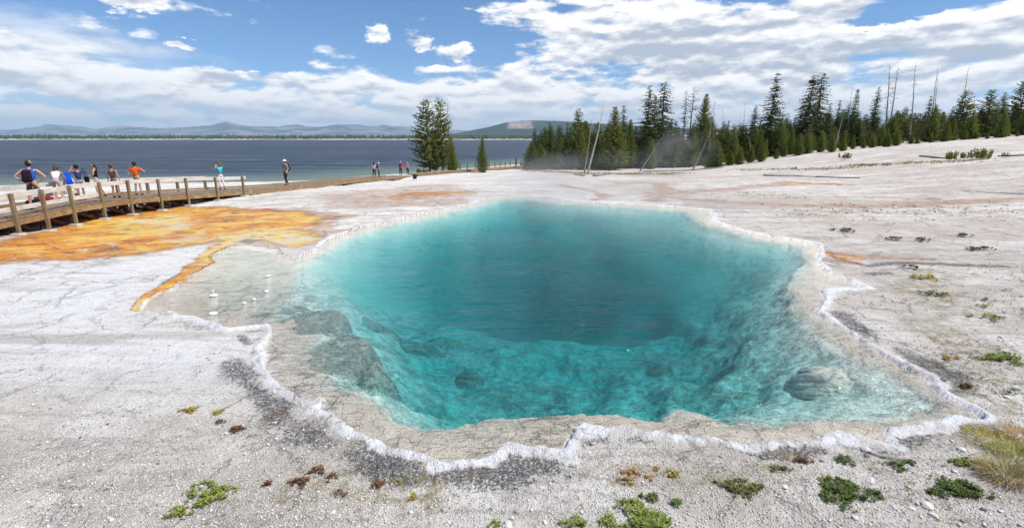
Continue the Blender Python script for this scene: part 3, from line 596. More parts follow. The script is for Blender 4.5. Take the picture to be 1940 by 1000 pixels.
# far shore land with its strip of pale beach
t = material('far_shore_sand'); P = t.n('ShaderNodeTexCoord').outputs['Object']
t.L.new(princ(t, t.mix(t.ss(t.noise(P, .01, 4), .4, .6), (.26, .25, .22), (.46, .44, .40)), .9, .1), t.out.inputs[0])
fx = np.linspace(-2600, 2600, 260); rows = [(0, LAKE - 2), (22, LAKE + .3), (60, LAKE + 3.4), (400, LAKE + 9), (1800, LAKE + 14)]
def shore_y(x): return 1500 + 90 * fbm(x, x * 0, .0016, 4, 33) - .00003 * x * x * .4
V = []
for q, z in rows:
    for x in fx: V.append((x, float(shore_y(np.array([x]))[0]) + q, z + (1.2 * math.sin(x * .01) if q > 100 else 0)))
ii = np.arange(len(rows) - 1)[:, None] * len(fx); jj = np.arange(len(fx) - 1)[None]
FQ = np.stack([ii + jj, ii + jj + 1, ii + len(fx) + jj + 1, ii + len(fx) + jj], -1).reshape(-1, 4)
fm = mesh('far_shore', V, FQ, True); fm.materials.append(t.mat); fo = bpy.data.objects.new('far_shore', fm); COL.objects.link(fo); tag(fo, kind='structure')
# far forest: one mass of thousands of tiny conifers
rng = np.random.default_rng(4); N = 5200
qx = rng.uniform(-2300, 2300, N); qd = rng.choice([0, 1, 2, 3], N) * 60 + rng.uniform(50, 110, N); qy = shore_y(qx) + qd
qh = rng.uniform(6, 11.5, N) * (1 + .25 * fbm(qx, qy, .006, 3, 8)); qz = LAKE + 2.6 + (qd - 40) / 340 * 6
k = 5; ang = np.arange(k) * 2 * math.pi / k
V = np.zeros((N, k + 1, 3)); wd = rng.uniform(3.0, 5.5, N)
V[:, :k, 0] = qx[:, None] + np.cos(ang)[None] * wd[:, None]; V[:, :k, 1] = qy[:, None] + np.sin(ang)[None] * wd[:, None]; V[:, :k, 2] = qz[:, None]
V[:, k, 0] = qx; V[:, k, 1] = qy; V[:, k, 2] = qz + qh
T_ = np.stack([np.arange(k), (np.arange(k) + 1) % k, np.full(k, k)], 1); FQ = (np.arange(N)[:, None, None] * (k + 1) + T_[None]).reshape(-1, 3)
t = material('far_trees'); P = t.n('ShaderNodeTexCoord').outputs['Object']
t.L.new(princ(t, t.mix(t.ss(t.noise(P, .03, 4), .35, .65), (.03, .05, .022), (.075, .09, .04)), .95, .1), t.out.inputs[0])
ff = mesh('far_forest', V.reshape(-1, 3), FQ); ff.materials.append(t.mat); o = bpy.data.objects.new('far_forest', ff); COL.objects.link(o)
tag(o, 'low dark band of conifer forest along the far side of the lake', 'forest', kind='stuff')

def lookup(P):
    """height and masks read back from the finished ground grid"""
    r = np.hypot(P[:, 0], P[:, 1]); a = np.degrees(np.arctan2(P[:, 0], P[:, 1])); ad = np.degrees(az); a = np.where(a < ad[0], a + 360, a)
    fi = np.interp(r, rr, np.arange(nr)); fj = np.interp(a, ad, np.arange(na)); i = np.clip(fi.astype(int), 0, nr - 2); j = np.clip(fj.astype(int), 0, na - 2); u = fi - i; v = fj - j
    def g(A): A = A.reshape(nr, na); return (A[i, j] * (1-u) + A[i+1, j] * u) * (1-v) + (A[i, j+1] * (1-u) + A[i+1, j+1] * u) * v
    return g(GZ), {k: g(MK[k]) for k in ('rough', 'rim', 'dark')}
# ------------------------------------------------------------------ boardwalk
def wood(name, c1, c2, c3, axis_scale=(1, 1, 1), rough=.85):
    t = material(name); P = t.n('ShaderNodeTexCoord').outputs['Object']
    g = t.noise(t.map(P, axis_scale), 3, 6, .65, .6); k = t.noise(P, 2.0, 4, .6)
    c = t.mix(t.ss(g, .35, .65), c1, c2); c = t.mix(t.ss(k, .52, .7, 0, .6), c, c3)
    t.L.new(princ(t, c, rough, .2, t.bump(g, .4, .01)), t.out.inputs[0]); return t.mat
M_deck = wood('weathered_plank', (.19, .135, .09), (.30, .225, .16), (.36, .31, .25), (2, 2, 2))
M_fascia = wood('fascia_board', (.22, .13, .06), (.33, .215, .11), (.42, .36, .26), (1, 1, 5))
M_post = wood('treated_post', (.20, .145, .08), (.30, .225, .135), (.15, .105, .06), (6, 6, .6))
M_rail = wood('bleached_rail', (.50, .47, .43), (.66, .63, .59), (.40, .36, .31), (.8, .8, 5))
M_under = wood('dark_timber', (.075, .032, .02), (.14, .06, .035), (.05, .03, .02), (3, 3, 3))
M_conc = simple('pale_footing', (.50, .49, .46), var=.2)
EDGE = [(-200,452,2.5),(-120,437,2.5),(0,418,2.5),(80,401,2.5),(130,390,2.5),(188,380,2.52),(242,373.5,2.58),(300,370,2.64),(353,366.5,2.7),(409,363,2.8),(460,360,2.9),(548,353.5,3.12),(600,348.5,3.4),(650,343,3.75),(710,337.5,4.15),(782,332.5,4.55)]
EP = [Vector(drop(*e)) for e in EDGE]
# resample the near edge as a smooth curve
cum = [0]
for a, b in zip(EP, EP[1:]): cum.append(cum[-1] + (b - a).length)
EA = np.array([tuple(p) for p in EP]); LT = cum[-1]
def raw(s): return Vector([float(np.interp(s, cum, EA[:, k])) for k in range(3)])
def edge_pt(s):
    acc = Vector((0, 0, 0)); W_ = 0
    for o, w_ in ((-2.4, 1), (-1.2, 2), (0, 3), (1.2, 2), (2.4, 1)):
        q = min(max(s + o, 0), LT); acc += raw(q) * w_; W_ += w_
    return acc / W_
def edge_dir(s):
    d = edge_pt(min(s + .4, LT)) - edge_pt(max(s - .4, 0)); return d.normalized()
WID = 2.35
def side_pt(s, off, dz=0):                 # off metres away from the near edge, across the deck
    d = edge_dir(s); nrm = Vector((-d.y, d.x, 0)).normalized(); return edge_pt(s) + nrm * off + Vector((0, 0, dz))
def s_of_px(px):
    best = min(np.linspace(0, LT, 900), key=lambda s: abs(proj_x(edge_pt(s)) - px)); return float(best)
def proj_x(p):
    z = p.z - CAMZ; fw = p.y * CT - z * ST; return 970 + F * p.x / fw
bw = empty('boardwalk', tuple(side_pt(s_of_px(300), 1.2, -.6)))
tag(bw, 'raised brown timber boardwalk curving past the spring towards the lake', 'boardwalk')
BO = bw.location.copy()
def bput(mb, name, mat, **k):
    o = mb.build(name, mat, bw, **k); o.location = -BO; return o
dk = MB(); s = 0
R0 = random.Random(3)
while s < LT - .16:
    a = side_pt(s, -.04, -.02 + R0.uniform(-.003, .003)); b = side_pt(s + .14, -.04, -.02); c = side_pt(s + .14, WID + .04, -.02); d = side_pt(s, WID + .04, -.02)
    th = Vector((0, 0, -.045)); V = [a, b, c, d, a + th, b + th, c + th, d + th]
    dk.add(V, [(0, 1, 2, 3), (7, 6, 5, 4), (0, 4, 5, 1), (1, 5, 6, 2), (2, 6, 7, 3), (3, 7, 4, 0)]); s += .152
bput(dk, 'deck', M_deck)
for off in (-.03, WID + .03):
    f = MB(); s = 0
    while s < LT - .1:
        e = min(s + 2.4, LT - .05); f.bar(side_pt(s + .004, off, -.175), side_pt(e - .004, off, -.175), .05, .21); s += 2.4
    bput(f, 'fascia_board', M_fascia)
k_ = MB(); s = 0                                     # low kerb along the far edge and the near edge beyond the railing
while s < LT - 3:
    k_.bar(side_pt(s, WID - .06, .05), side_pt(s + 2.9, WID - .06, .05), .09, .09); s += 2.95
bput(k_, 'kerb_rail', M_fascia)
us = MB()
for off in (.35, 1.2, 2.05):
    s = 0
    while s < LT - 2: us.bar(side_pt(s, off, -.19), side_pt(s + 2, off, -.19), .08, .22); s += 2
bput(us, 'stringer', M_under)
POST = [24, 80, 133, 190, 244, 300, 353, 409, 460]; SP = [s_of_px(p) for p in POST]
SP = [SP[0] - (SP[1] - SP[0])] + SP
RH = .74
for i, sp in enumerate(SP):
    p = side_pt(sp, -.085); g = gz(p.x, p.y)
    m_ = MB(); m_.box((p.x, p.y, (p.z + RH + .03 + g) / 2), (.105, .105, p.z + RH + .03 - g), Matrix.Rotation(math.atan2(edge_dir(sp).y, edge_dir(sp).x), 3, 'Z'))
    bput(m_, 'rail_post', M_post, bevel=.008)
    f = MB(); f.box((p.x + .02, p.y - .05, g + .03), (.34, .30, .10)); bput(f, 'footing', M_conc, bevel=.02)
    q = side_pt(sp, WID + .085); g2 = gz(q.x, q.y)
    m_ = MB(); m_.box((q.x, q.y, (q.z + RH + .03 + g2) / 2), (.12, .12, q.z + RH + .03 - g2)); bput(m_, 'rail_post', M_post, bevel=.008)
    # cross bent under the deck
    c_ = MB(); pa = side_pt(sp, .1, -.34); pb = side_pt(sp, WID - .1, -.34); c_.bar(pa, pb, .09, .16)
    c_.bar(Vector((pa.x, pa.y, pa.z - .02)), side_pt(sp, WID * .55, -.75), .05, .12)
    for off in (.75, 1.6):
        r_ = side_pt(sp, off, -.3); gg = gz(r_.x, r_.y); c_.bar((r_.x, r_.y, gg - .02), r_, .12, .12, up=(1, 0, 0)); c_.box((r_.x, r_.y, gg + .04), (.34, .34, .1))
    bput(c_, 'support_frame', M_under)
    if i < len(SP) - 1:
        s2 = SP[i+1]; mid = (sp + s2) / 2
        b_ = MB(); b_.bar(side_pt(sp, .2, -.72), side_pt(mid, .5, -.3), .05, .13); b_.bar(side_pt(mid, .5, -.3), side_pt(s2, .2, -.72), .05, .13)
        r_ = side_pt(mid, 1.1, -.3); gg = gz(r_.x, r_.y); b_.bar((r_.x, r_.y, gg), r_, .12, .12, up=(1, 0, 0)); b_.box((r_.x, r_.y, gg + .03), (.4, .4, .09))
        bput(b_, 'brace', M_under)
        t_ = MB(); t_.bar(side_pt(sp - .12 if i % 2 else sp, -.0, RH - .06 + (.02 if i % 2 else 0)), side_pt(s2 + .12 if i % 2 else s2, -.0, RH - .06 + (.02 if i % 2 else 0)), .045, .17); bput(t_, 'top_rail', M_rail, bevel=.006)
        if i < 4: t_ = MB(); t_.bar(side_pt(sp, 0.0, .26), side_pt(s2, 0.0, .26), .045, .15); bput(t_, 'mid_rail', M_rail, bevel=.006)
        t_ = MB(); t_.bar(side_pt(sp, WID, RH - .08), side_pt(s2, WID, RH - .08), .045, .17); bput(t_, 'top_rail', M_rail, bevel=.006)
        if i < 5: t_ = MB(); t_.bar(side_pt(sp, WID, .26), side_pt(s2, WID, .26), .045, .15); bput(t_, 'mid_rail', M_rail, bevel=.006)
e_ = MB(); e_.bar(side_pt(SP[-1] - .05, -.01, RH - .05), side_pt(SP[-1] + .35, -.01, RH - .05), .045, .17); bput(e_, 'top_rail', M_rail)
for px in (468, 481, 496, 509, 522, 537, 556, 575, 596, 618, 645, 672, 699, 726, 752):    # short white blocks holding the low deck
    sp = s_of_px(px); p = side_pt(sp, .12, -.27); g = gz(p.x, p.y); top_ = p.z
    f = MB(); f.box((p.x, p.y, (top_ + g - .05) / 2), (.28, .28, max(.12, top_ - g + .05)), Matrix.Rotation(.3, 3, 'Z')); bput(f, 'footing', M_conc, bevel=.02)
    q = side_pt(sp, WID - .3, -.27); g = gz(q.x, q.y); f = MB(); f.bar((q.x, q.y, g - .05), q, .14, .14, up=(1, 0, 0)); bput(f, 'support_frame', M_under)
# low path of planks going on beyond the tree group
lp = empty('plank_path', ground(880, 327)); tag(lp, 'far low plank path with short posts running past the small lone conifer', 'boardwalk')
PPX = [(782,334.5),(830,329.5),(880,326.0),(930,322.5),(965,319.5),(1000,317.5)]
PP = [Vector(ground(a, b)) + Vector((0, 0, .25)) for a, b in PPX]
LO = lp.location.copy()
m_ = MB()
for a, b in zip(PP, PP[1:]): m_.bar(a, b, 1.9, .12)
o = m_.build('deck', M_deck, lp); o.location = -LO
m_ = MB()
for a, b in zip(PP, PP[1:]): m_.bar(a + Vector((.8, -.9, -.02)), b + Vector((.8, -.9, -.02)), .05, .24)
o = m_.build('fascia_board', M_fascia, lp); o.location = -LO
for i in range(12):
    k = 1.8 + i * .28; j = int(k); q = PP[min(j, 4)].lerp(PP[min(j + 1, 5)], k - j)
    m_ = MB(); m_.bar(q + Vector((0, 1.0, -.3)), q + Vector((0, 1.0, .85)), .14, .14, up=(1, 0, 0)); o = m_.build('rail_post', M_post, lp); o.location = -LO
def thing_at(mb, name, mat, label, cat, group=None, **k):
    """one-mesh thing with its origin at its own base"""
    V = np.array([tuple(p) for p in mb.v]); c = Vector((V[:, 0].mean(), V[:, 1].mean(), V[:, 2].min()))
    mb.v = [tuple(Vector(p) - c) for p in mb.v]; o = mb.build(name, mat, **k); o.location = c; tag(o, label, cat, group); return o

# ------------------------------------------------------------------ conifers
def leafmat(name, dark, light, tr=.35):
    t = material(name); g = t.n('ShaderNodeNewGeometry'); P = t.n('ShaderNodeTexCoord').outputs['Object']
    oi = t.n('ShaderNodeObjectInfo').outputs['Random']
    c = t.mix(g.outputs['Random Per Island'], dark, light)
    c = t.mix(t.ss(t.noise(P, .9, 3), .4, .65, 0, .5), c, light)
    c = t.mix(t.m('MULTIPLY', oi, .35), c, tuple(q * .8 for q in dark))
    b = princ(t, c, .75, .15); tl = t.n('ShaderNodeBsdfTranslucent'); t.put(tl.inputs[0], c)
    mx = t.n('ShaderNodeMixShader'); mx.inputs[0].default_value = tr; t.L.new(b, mx.inputs[1]); t.L.new(tl.outputs[0], mx.inputs[2]); t.L.new(mx.outputs[0], t.out.inputs[0]); return t.mat
L_spruce = leafmat('spruce_needles', (.050, .075, .025), (.170, .205, .065))
L_pine = leafmat('pine_needles', (.085, .105, .022), (.270, .280, .065))
L_young = leafmat('young_pine_needles', (.095, .130, .024), (.300, .330, .065))
L_brown = leafmat('dead_needles', (.06, .045, .03), (.17, .12, .085))
L_grey = leafmat('bare_twigs', (.07, .06, .05), (.16, .145, .13), 0)
M_bark = wood('bark', (.07, .055, .042), (.15, .125, .10), (.2, .18, .155), (4, 4, 1))
M_dead = wood('dead_wood', (.20, .18, .16), (.36, .335, .31), (.11, .095, .085), (5, 5, .8))
M_white = wood('bleached_wood', (.42, .39, .36), (.60, .57, .53), (.25, .22, .19), (5, 5, .8))
def conifer(kind, seed, H=10.0):
    r = random.Random(seed); rn = np.random.default_rng(seed)
    P_ = dict(spruce=dict(R=.29, b0=.05, gap=.32, n=7, droop=-.32, prof=.8, w=.44, up=-.05, mat=L_spruce, drop=.10),
              narrow=dict(R=.17, b0=.04, gap=.27, n=6, droop=-.5, prof=.55, w=.38, up=-.2, mat=L_spruce, drop=.12),
              dense=dict(R=.30, b0=.01, gap=.25, n=9, droop=-.05, prof=.85, w=.46, up=.35, mat=L_young, drop=.02),
              pine=dict(R=.27, b0=.08, gap=.28, n=7, droop=.0, prof=.6, w=.62, up=.25, mat=L_pine, drop=.24),
              sparse=dict(R=.18, b0=.22, gap=.42, n=4, droop=-.2, prof=.45, w=.30, up=.05, mat=L_pine, drop=.30),
              brown=dict(R=.20, b0=.08, gap=.33, n=6, droop=-.2, prof=.6, w=.28, up=0, mat=L_brown, drop=.25))[kind]
    V = []; Fq = []; tw = MB()
    z = H * P_['b0']; bend = [r.uniform(-.02, .02) * H for _ in range(2)]
    def axis(h): k = h / H; return np.array([bend[0] * k * k + .04 * math.sin(5 * k + seed), bend[1] * k * k + .04 * math.cos(4 * k + seed), h])
    tw.tube([tuple(axis(H * k)) for k in (0, .2, .4, .6, .8, .98)], [.15, .125, .10, .07, .04, .012], 6)
    side_gap = [r.uniform(.55, 1.15) for _ in range(8)]
    while z < H * .985:
        k = z / H; kk = (k - P_['b0']) / (1 - P_['b0'])
        env = (1 - kk) ** P_['prof'] * (min(1, .55 + kk * 4)) if kind != 'pine' else ((1 - kk) ** .6) * min(1, .45 + kk * 3.0)
        tier = .80 + .34 * r.random() if kind in ('spruce', 'pine', 'sparse', 'brown') else .9 + .2 * r.random()
        nb = max(3, int(P_['n'] * (.6 + .6 * (1 - k))))
        a0 = r.uniform(0, 6.28)
        for i in range(nb):
            if r.random() < P_['drop']: continue
            a = a0 + i * 6.283 / nb + r.uniform(-.35, .35); L = H * P_['R'] * env * tier * r.uniform(.7, 1.12) * (side_gap[int(a * 1.27) % 8] if kind in ('pine', 'sparse', 'brown', 'spruce') else 1) + .12
            o = axis(z + r.uniform(-.1, .1)); slope = P_['up'] * (.5 + k) + P_['droop'] * (1 - k)
            dirv = np.array([math.cos(a), math.sin(a), slope]); 
            tip = o + dirv * L + np.array([0, 0, .10 * L])
            if L > .5: tw.tube([tuple(o), tuple(o + dirv * L * .85)], [.022 + .01 * (1 - k), .006], 3)
            m = max(3, int(L / .13))
            for j in range(m):
                f = (j + .6) / m
                if kind in ('pine', 'sparse') and f < .22: continue
                c = o + dirv * L * f + np.array([0, 0, .10 * L * f * f]) + rn.normal(0, .035, 3)
                for q in range(3):
                    w_ = P_['w'] * r.uniform(.55, 1.1) * (1 - .35 * f) * (.55 + .45 * (1 - k))
                    side = np.array([-math.sin(a), math.cos(a), 0]) * r.uniform(-1, 1) + np.array([math.cos(a), math.sin(a), 0]) * r.uniform(.1, .9) + np.array([0, 0, r.uniform(-.45, .25) + P_['up'] * .6])
                    side /= np.linalg.norm(side); wd = np.cross(side, rn.normal(0, 1, 3)); wd /= np.linalg.norm(wd) + 1e-6; wd *= w_ * .22
                    e = c + side * w_
                    n0 = len(V); V += [c - wd * .6, c + wd * .6, (c + e) / 2 + wd, e, (c + e) / 2 - wd]
                    Fq.append((n0, n0+1, n0+2, n0+3, n0+4))
        z += P_['gap'] * r.uniform(.75, 1.2) * (.55 + .55 * (1 - k))
    me = mesh('crown', V, Fq); me.materials.append(P_['mat'])
    return me, tw
PROTO = {}
def proto(kind, i):
    if (kind, i) not in PROTO:
        me, tw = conifer(kind, 11 * i + hash_(kind)); root = empty('tree')
        o = bpy.data.objects.new('crown', me); COL.objects.link(o); o.parent = root
        tk = tw.build('trunk', M_bark, root, smooth=True); PROTO[(kind, i)] = (root, o, tk)
    return PROTO[(kind, i)]
def hash_(s): return sum(ord(c) * (i + 3) for i, c in enumerate(s)) % 97
RT = random.Random(77)
NAMES = dict(spruce='spruce_tree', narrow='spruce_tree', dense='young_pine_tree', pine='pine_tree', sparse='pine_tree', brown='dying_pine_tree')
def place_tree(px, ytop, ybase, d, kind, var, label, group=None, w=1.0, cat='conifer', lean=0.0):
    b = Vector(at(px, ybase, d)); g = gz(b.x, b.y)
    top = at(px, ytop, d); H = max(.8, top[2] - g)
    root, cr, tk = proto(kind, var)
    o = bpy.data.objects.new(NAMES[kind], None); COL.objects.link(o); o.empty_display_size = .3
    sc = H / 10.0; sx = sc * w; o.location = (b.x, b.y, g - .05); o.scale = (sx, sx, sc); o.rotation_euler = (0, lean, RT.uniform(0, 6.28) if not lean else 0)
    for src in (cr, tk):
        c = src.copy(); COL.objects.link(c); c.parent = o
    tag(o, label, cat, group); return o
T = [
 # px, top, base, dist, kind, variant, width factor, label
 (814,187,325,72,'pine',0,1.15,'tall ragged pine on the left of the lakeside clump'),
 (838,184,325,73,'pine',1,.85,'tall narrow dark pine in the middle of the lakeside clump'),
 (852,184,326,75,'sparse',0,.6,'thin wispy pine at the right edge of the lakeside clump, taller than the yellow one'),
 (825,262,326,71,'pine',2,.9,'lower bushy pine filling the foot of the lakeside clump'),
 (857,259,327,70,'dense',0,.85,'short yellow-green pine at the right foot of the lakeside clump'),
 (914,257,326,69,'dense',1,.72,'lone small dark cone-shaped conifer standing by itself before the lake'),
 (1013,241,319,88,'spruce',0,1.0,'outermost dark spruce at the lake end of the forest edge'),
 (1027,243,320,87,'narrow',0,1.1,'second slim conifer in from the lake end of the forest'),
 (1041,230,320,86,'spruce',1,.95,'taller dark spruce third in from the lake end of the forest'),
 (1058,250,321,85,'narrow',1,1.2,'small slim spruce between two taller ones left of the white leaning snag'),
 (1073,232,322,84,'spruce',2,.85,'dark spruce just left of the bushy pine beside the white leaning snag'),
 (1094,206,324,80,'pine',2,.85,'pointed pine rising left of the white leaning snag'),
 (1100,250,325,78,'dense',2,.9,'bushy low pine directly left of the white leaning snag'),
 (1131,243,326,80,'dense',0,.75,'low pine half hidden behind the white leaning snag'),
 (1146,236,327,79,'narrow',2,1.1,'slim conifer just right of the white leaning snag'),
 (1161,201,327,76,'dense',1,1.0,'broad bright green pine, the widest right of the white leaning snag'),
 (1177,197,325,81,'spruce',0,.9,'spruce with pointed top right behind the broad bright green pine'),
 (1190,225,325,80,'dense',2,.75,'mid-height pine on the right shoulder of the broad bright green pine'),
 (1199,236,324,82,'narrow',0,1.1,'slim green conifer left of the tall twin spruces'),
 (1222,160,325,82,'spruce',1,.98,'left one of the tall twin dark spruces at the middle of the forest edge'),
 (1235,180,325,86,'spruce',2,.8,'lower spruce squeezed between the tall twin dark spruces'),
 (1250,152,325,83,'narrow',1,1.45,'right and tallest of the tall twin dark spruces'),
 (1232,262,326,77,'dense',0,.9,'low bushy pine at the feet of the tall twin dark spruces'),
 (1266,222,322,84,'spruce',0,.8,'dark spruce just right of the tall twin spruces'),
 (1278,240,322,80,'pine',1,.9,'pine standing in the drifting steam'),
 (1290,168,320,88,'brown',0,.7,'thin half-dead conifer left of the sparse pine above the steam'),
 (1301,163,320,89,'sparse',1,1.0,'sparse tall pine with see-through crown above the steam'),
 (1308,235,320,80,'dense',2,.95,'dense green pine right in front of the steam'),
 (1325,177,318,82,'dense',1,.78,'tall green pointed pine right of the steam'),
 (1345,250,317,80,'pine',0,.9,'low pine between the tall green pointed pine and the grey leaning trunk'),
 (1362,240,316,84,'pine',1,.9,'dull green pine behind the grey leaning trunk'),
 (1372,228,315,88,'spruce',2,.8,'dark pine top just left of the roundish bush pine'),
 (1386,246,313,76,'dense',0,1.05,'roundish dense pine standing forward at the forest edge'),
 (1402,236,306,84,'spruce',0,.9,'spruce right behind the roundish dense pine'),
 (1421,198,304,86,'spruce',1,.95,'dark spruce left of the largest spruce on the slope'),
 (1436,244,304,78,'dense',2,.8,'green young pine below and left of the largest spruce'),
 (1453,135,302,84,'spruce',0,1.05,'largest spruce of the slope with broad layered boughs against the clouds'),
 (1447,262,302,76,'dense',1,.8,'small young pine at the foot of the largest spruce'),
 (1473,222,299,80,'dense',0,.95,'mid green pine right of the largest spruce'),
 (1490,225,297,88,'narrow',2,1.1,'slim grey-green conifer between the largest spruce and the pair with a nest'),
 (1496,240,297,78,'dense',2,.85,'light green young pine left of the pair with a nest'),
 (1519,138,296,86,'narrow',0,1.35,'left of the two tall spruces that rise together, without the nest'),
 (1539,134,296,87,'narrow',1,1.35,'tall spruce carrying the big stick nest near its top'),
 (1508,190,296,88,'spruce',2,.7,'dark spruce leaning on the left side of the tall pair with a nest'),
 (1528,235,296,80,'pine',0,.9,'bushy pine at the feet of the tall pair with a nest'),
 (1560,196,296,86,'spruce',1,.75,'dark spruce right of the tree with the nest'),
 (1576,188,296,88,'spruce',0,.75,'pointed spruce second to the right of the tree with the nest'),
 (1592,195,296,88,'narrow',2,1.2,'slim spruce left of the spruce with a dead top'),
 (1606,168,295,86,'spruce',2,.85,'spruce with a bare dead top in the middle of the right forest'),
 (1553,246,297,74,'dense',1,.95,'bright young pine of the front row left of the lowest bush'),
 (1574,250,297,74,'dense',0,.9,'bright young pine of the front row above the lowest bush'),
 (1595,252,293,75,'dense',2,.95,'young pine of the front row with bushy foot'),
 (1614,258,288,74,'dense',1,.9,'low yellow-green young pine of the front row near the slope gap'),
 (1629,216,284,88,'brown',1,1.1,'reddish brown dying pine among green ones'),
 (1646,163,284,86,'spruce',1,.8,'tall open spruce between the dying pine and the leaning dead pair'),
 (1666,232,284,76,'dense',0,.95,'dark green young pine in front of the leaning dead pair'),
 (1676,242,284,72,'dense',2,.85,'front young pine under the leaning dead pair'),
 (1697,246,283,72,'dense',1,.85,'bright small pine right below the leaning dead pair'),
 (1704,202,280,90,'pine',2,.9,'pale green pine behind and right of the leaning dead pair'),
 (1722,212,279,88,'brown',0,1.0,'greyish thin pine beside the tallest bare pole'),
 (1748,180,276,82,'spruce',0,.95,'dark spruce left of the twin bare poles'),
 (1758,198,276,76,'dense',2,1.05,'broad green pine under the twin bare poles'),
 (1775,212,275,78,'dense',0,.85,'mid green pine right under the twin bare poles'),
 (1812,169,273,78,'pine',1,1.15,'big dark pine left of the single leaning bare pole'),
 (1800,222,273,74,'dense',1,.9,'yellowish green pine below the big dark pine'),
 (1832,208,272,74,'dense',2,1.0,'rounded green pine below the single leaning bare pole'),
 (1860,169,271,78,'pine',0,1.15,'big green pine between the bare pole and the dark round-topped pine'),
 (1886,172,270,80,'narrow',2,1.2,'slim conifer right of the big green pine'),
 (1893,210,270,72,'dense',0,1.05,'bright rounded pine in front of the dark round-topped pine'),
 (1919,147,269,84,'pine',2,1.2,'dark round-topped pine, the tallest near the right edge'),
 (1935,195,268,74,'dense',1,1.0,'green pine at the right edge of the view'),
 (1955,172,268,80,'spruce',1,1.0,'spruce cut off by the right edge of the view'),
]
for px, yt, yb, d, kind, var, wf, lab in T: place_tree(px, yt, yb, d, kind, var, lab, 'conifers along the forest edge' if px > 1000 else 'conifers by the lake', wf)
RF = random.Random(9)
# second and third rows of the forest: look-alikes
LM = [(1020,'the lake end of the forest'),(1065,'the slim small spruce near the lake end'),(1110,'the white leaning snag'),(1160,'the broad bright green pine'),(1200,'the mid-height pine shoulder'),(1235,'the tall twin dark spruces'),
 (1280,'the drifting steam'),(1325,'the tall green pointed pine'),(1365,'the dull green pine'),(1390,'the roundish dense pine'),(1425,'the dark spruce before the largest'),(1455,'the largest layered spruce'),(1485,'the slim grey-green conifer'),
 (1530,'the tall pair with a nest'),(1570,'the pointed spruces beside the nest tree'),(1605,'the spruce with a dead top'),(1640,'the reddish dying pine'),(1685,'the leaning dead pair'),(1728,'the tallest bare pole'),(1768,'the twin bare poles'),
 (1822,'the single leaning bare pole'),(1860,'the big green pine far right'),(1900,'the dark round-topped pine'),(1938,'the right edge of the view'),(1985,'trees just outside the view')]
KW = dict(spruce='dark spruce', pine='ragged pine', dense='bushy pine', narrow='slim spruce')
used = set()
xs = [1006 + i * 7.3 for i in range(136)]
for i, px in enumerate(xs):
    px += RF.uniform(-4, 4); base_y = float(np.interp(px, [1000,1200,1300,1400,1500,1600,1700,1850,2000], [318,322,317,308,296,293,280,270,266]))
    front = i % 3 == 0
    d = RF.uniform(80, 86) if front else RF.uniform(92, 112)
    top_y = float(np.interp(px, [1000,1100,1300,1420,1600,1800,2000],[256,240,234,228,214,208,198])) + (RF.uniform(8, 34) if front else RF.uniform(-12, 14))
    kind = RF.choice(['dense', 'pine', 'dense']) if front else RF.choice(['spruce', 'pine', 'dense', 'narrow', 'spruce', 'pine'])
    lx, ln = min(LM, key=lambda q: abs(q[0] - px)); sd2 = 'left behind' if px < lx - 7 else ('right behind' if px > lx + 7 else 'straight behind')
    row = 'middle-row' if front else 'back-row'
    for adj in ('', 'lower ', 'fuller ', 'paler ', 'thinner ', 'darker '):
        lab = f'{adj}{row} {KW[kind]} {sd2} {ln}'
        if lab not in used: break
    used.add(lab)
    place_tree(px, top_y, base_y, d, kind, RF.choice([0, 1, 2]), lab, 'conifers filling the rows behind the forest edge', RF.uniform(1.3, 1.9))
for i in range(30):                                   # young pines stepping out in front of the forest edge
    px = 1340 + i * 21 + RF.uniform(-6, 6); base_y = float(np.interp(px, [1300,1400,1500,1600,1700,1850,2000], [322,312,299,297,284,273,268]))
    lx, ln = min(LM, key=lambda q: abs(q[0] - px)); s_ = 'left in front of' if px < lx - 7 else ('right in front of' if px > lx + 7 else 'just in front of')
    for adj in ('small', 'tiny', 'stubby', 'rounded', 'yellowish'):
        lab = f'{adj} young pine {s_} {ln}'
        if lab not in used: break
    used.add(lab); place_tree(px, base_y - RF.uniform(20, 52), base_y, RF.uniform(71, 75), 'dense', RF.choice([0, 1, 2]), lab, 'young pines in front of the forest edge', RF.uniform(1.0, 1.5))
for k_, (root, cr, tk) in PROTO.items():
    for o in (cr, tk, root): bpy.data.objects.remove(o)
# small bushes
for px, yt, yb, d, wf, lab in ((795,319,328,70,1.5,'small round dark bush left of the lakeside clump of pines'), (806,318,328,70,1.6,'second small bush, touching the foot of the lakeside clump')):
    pass

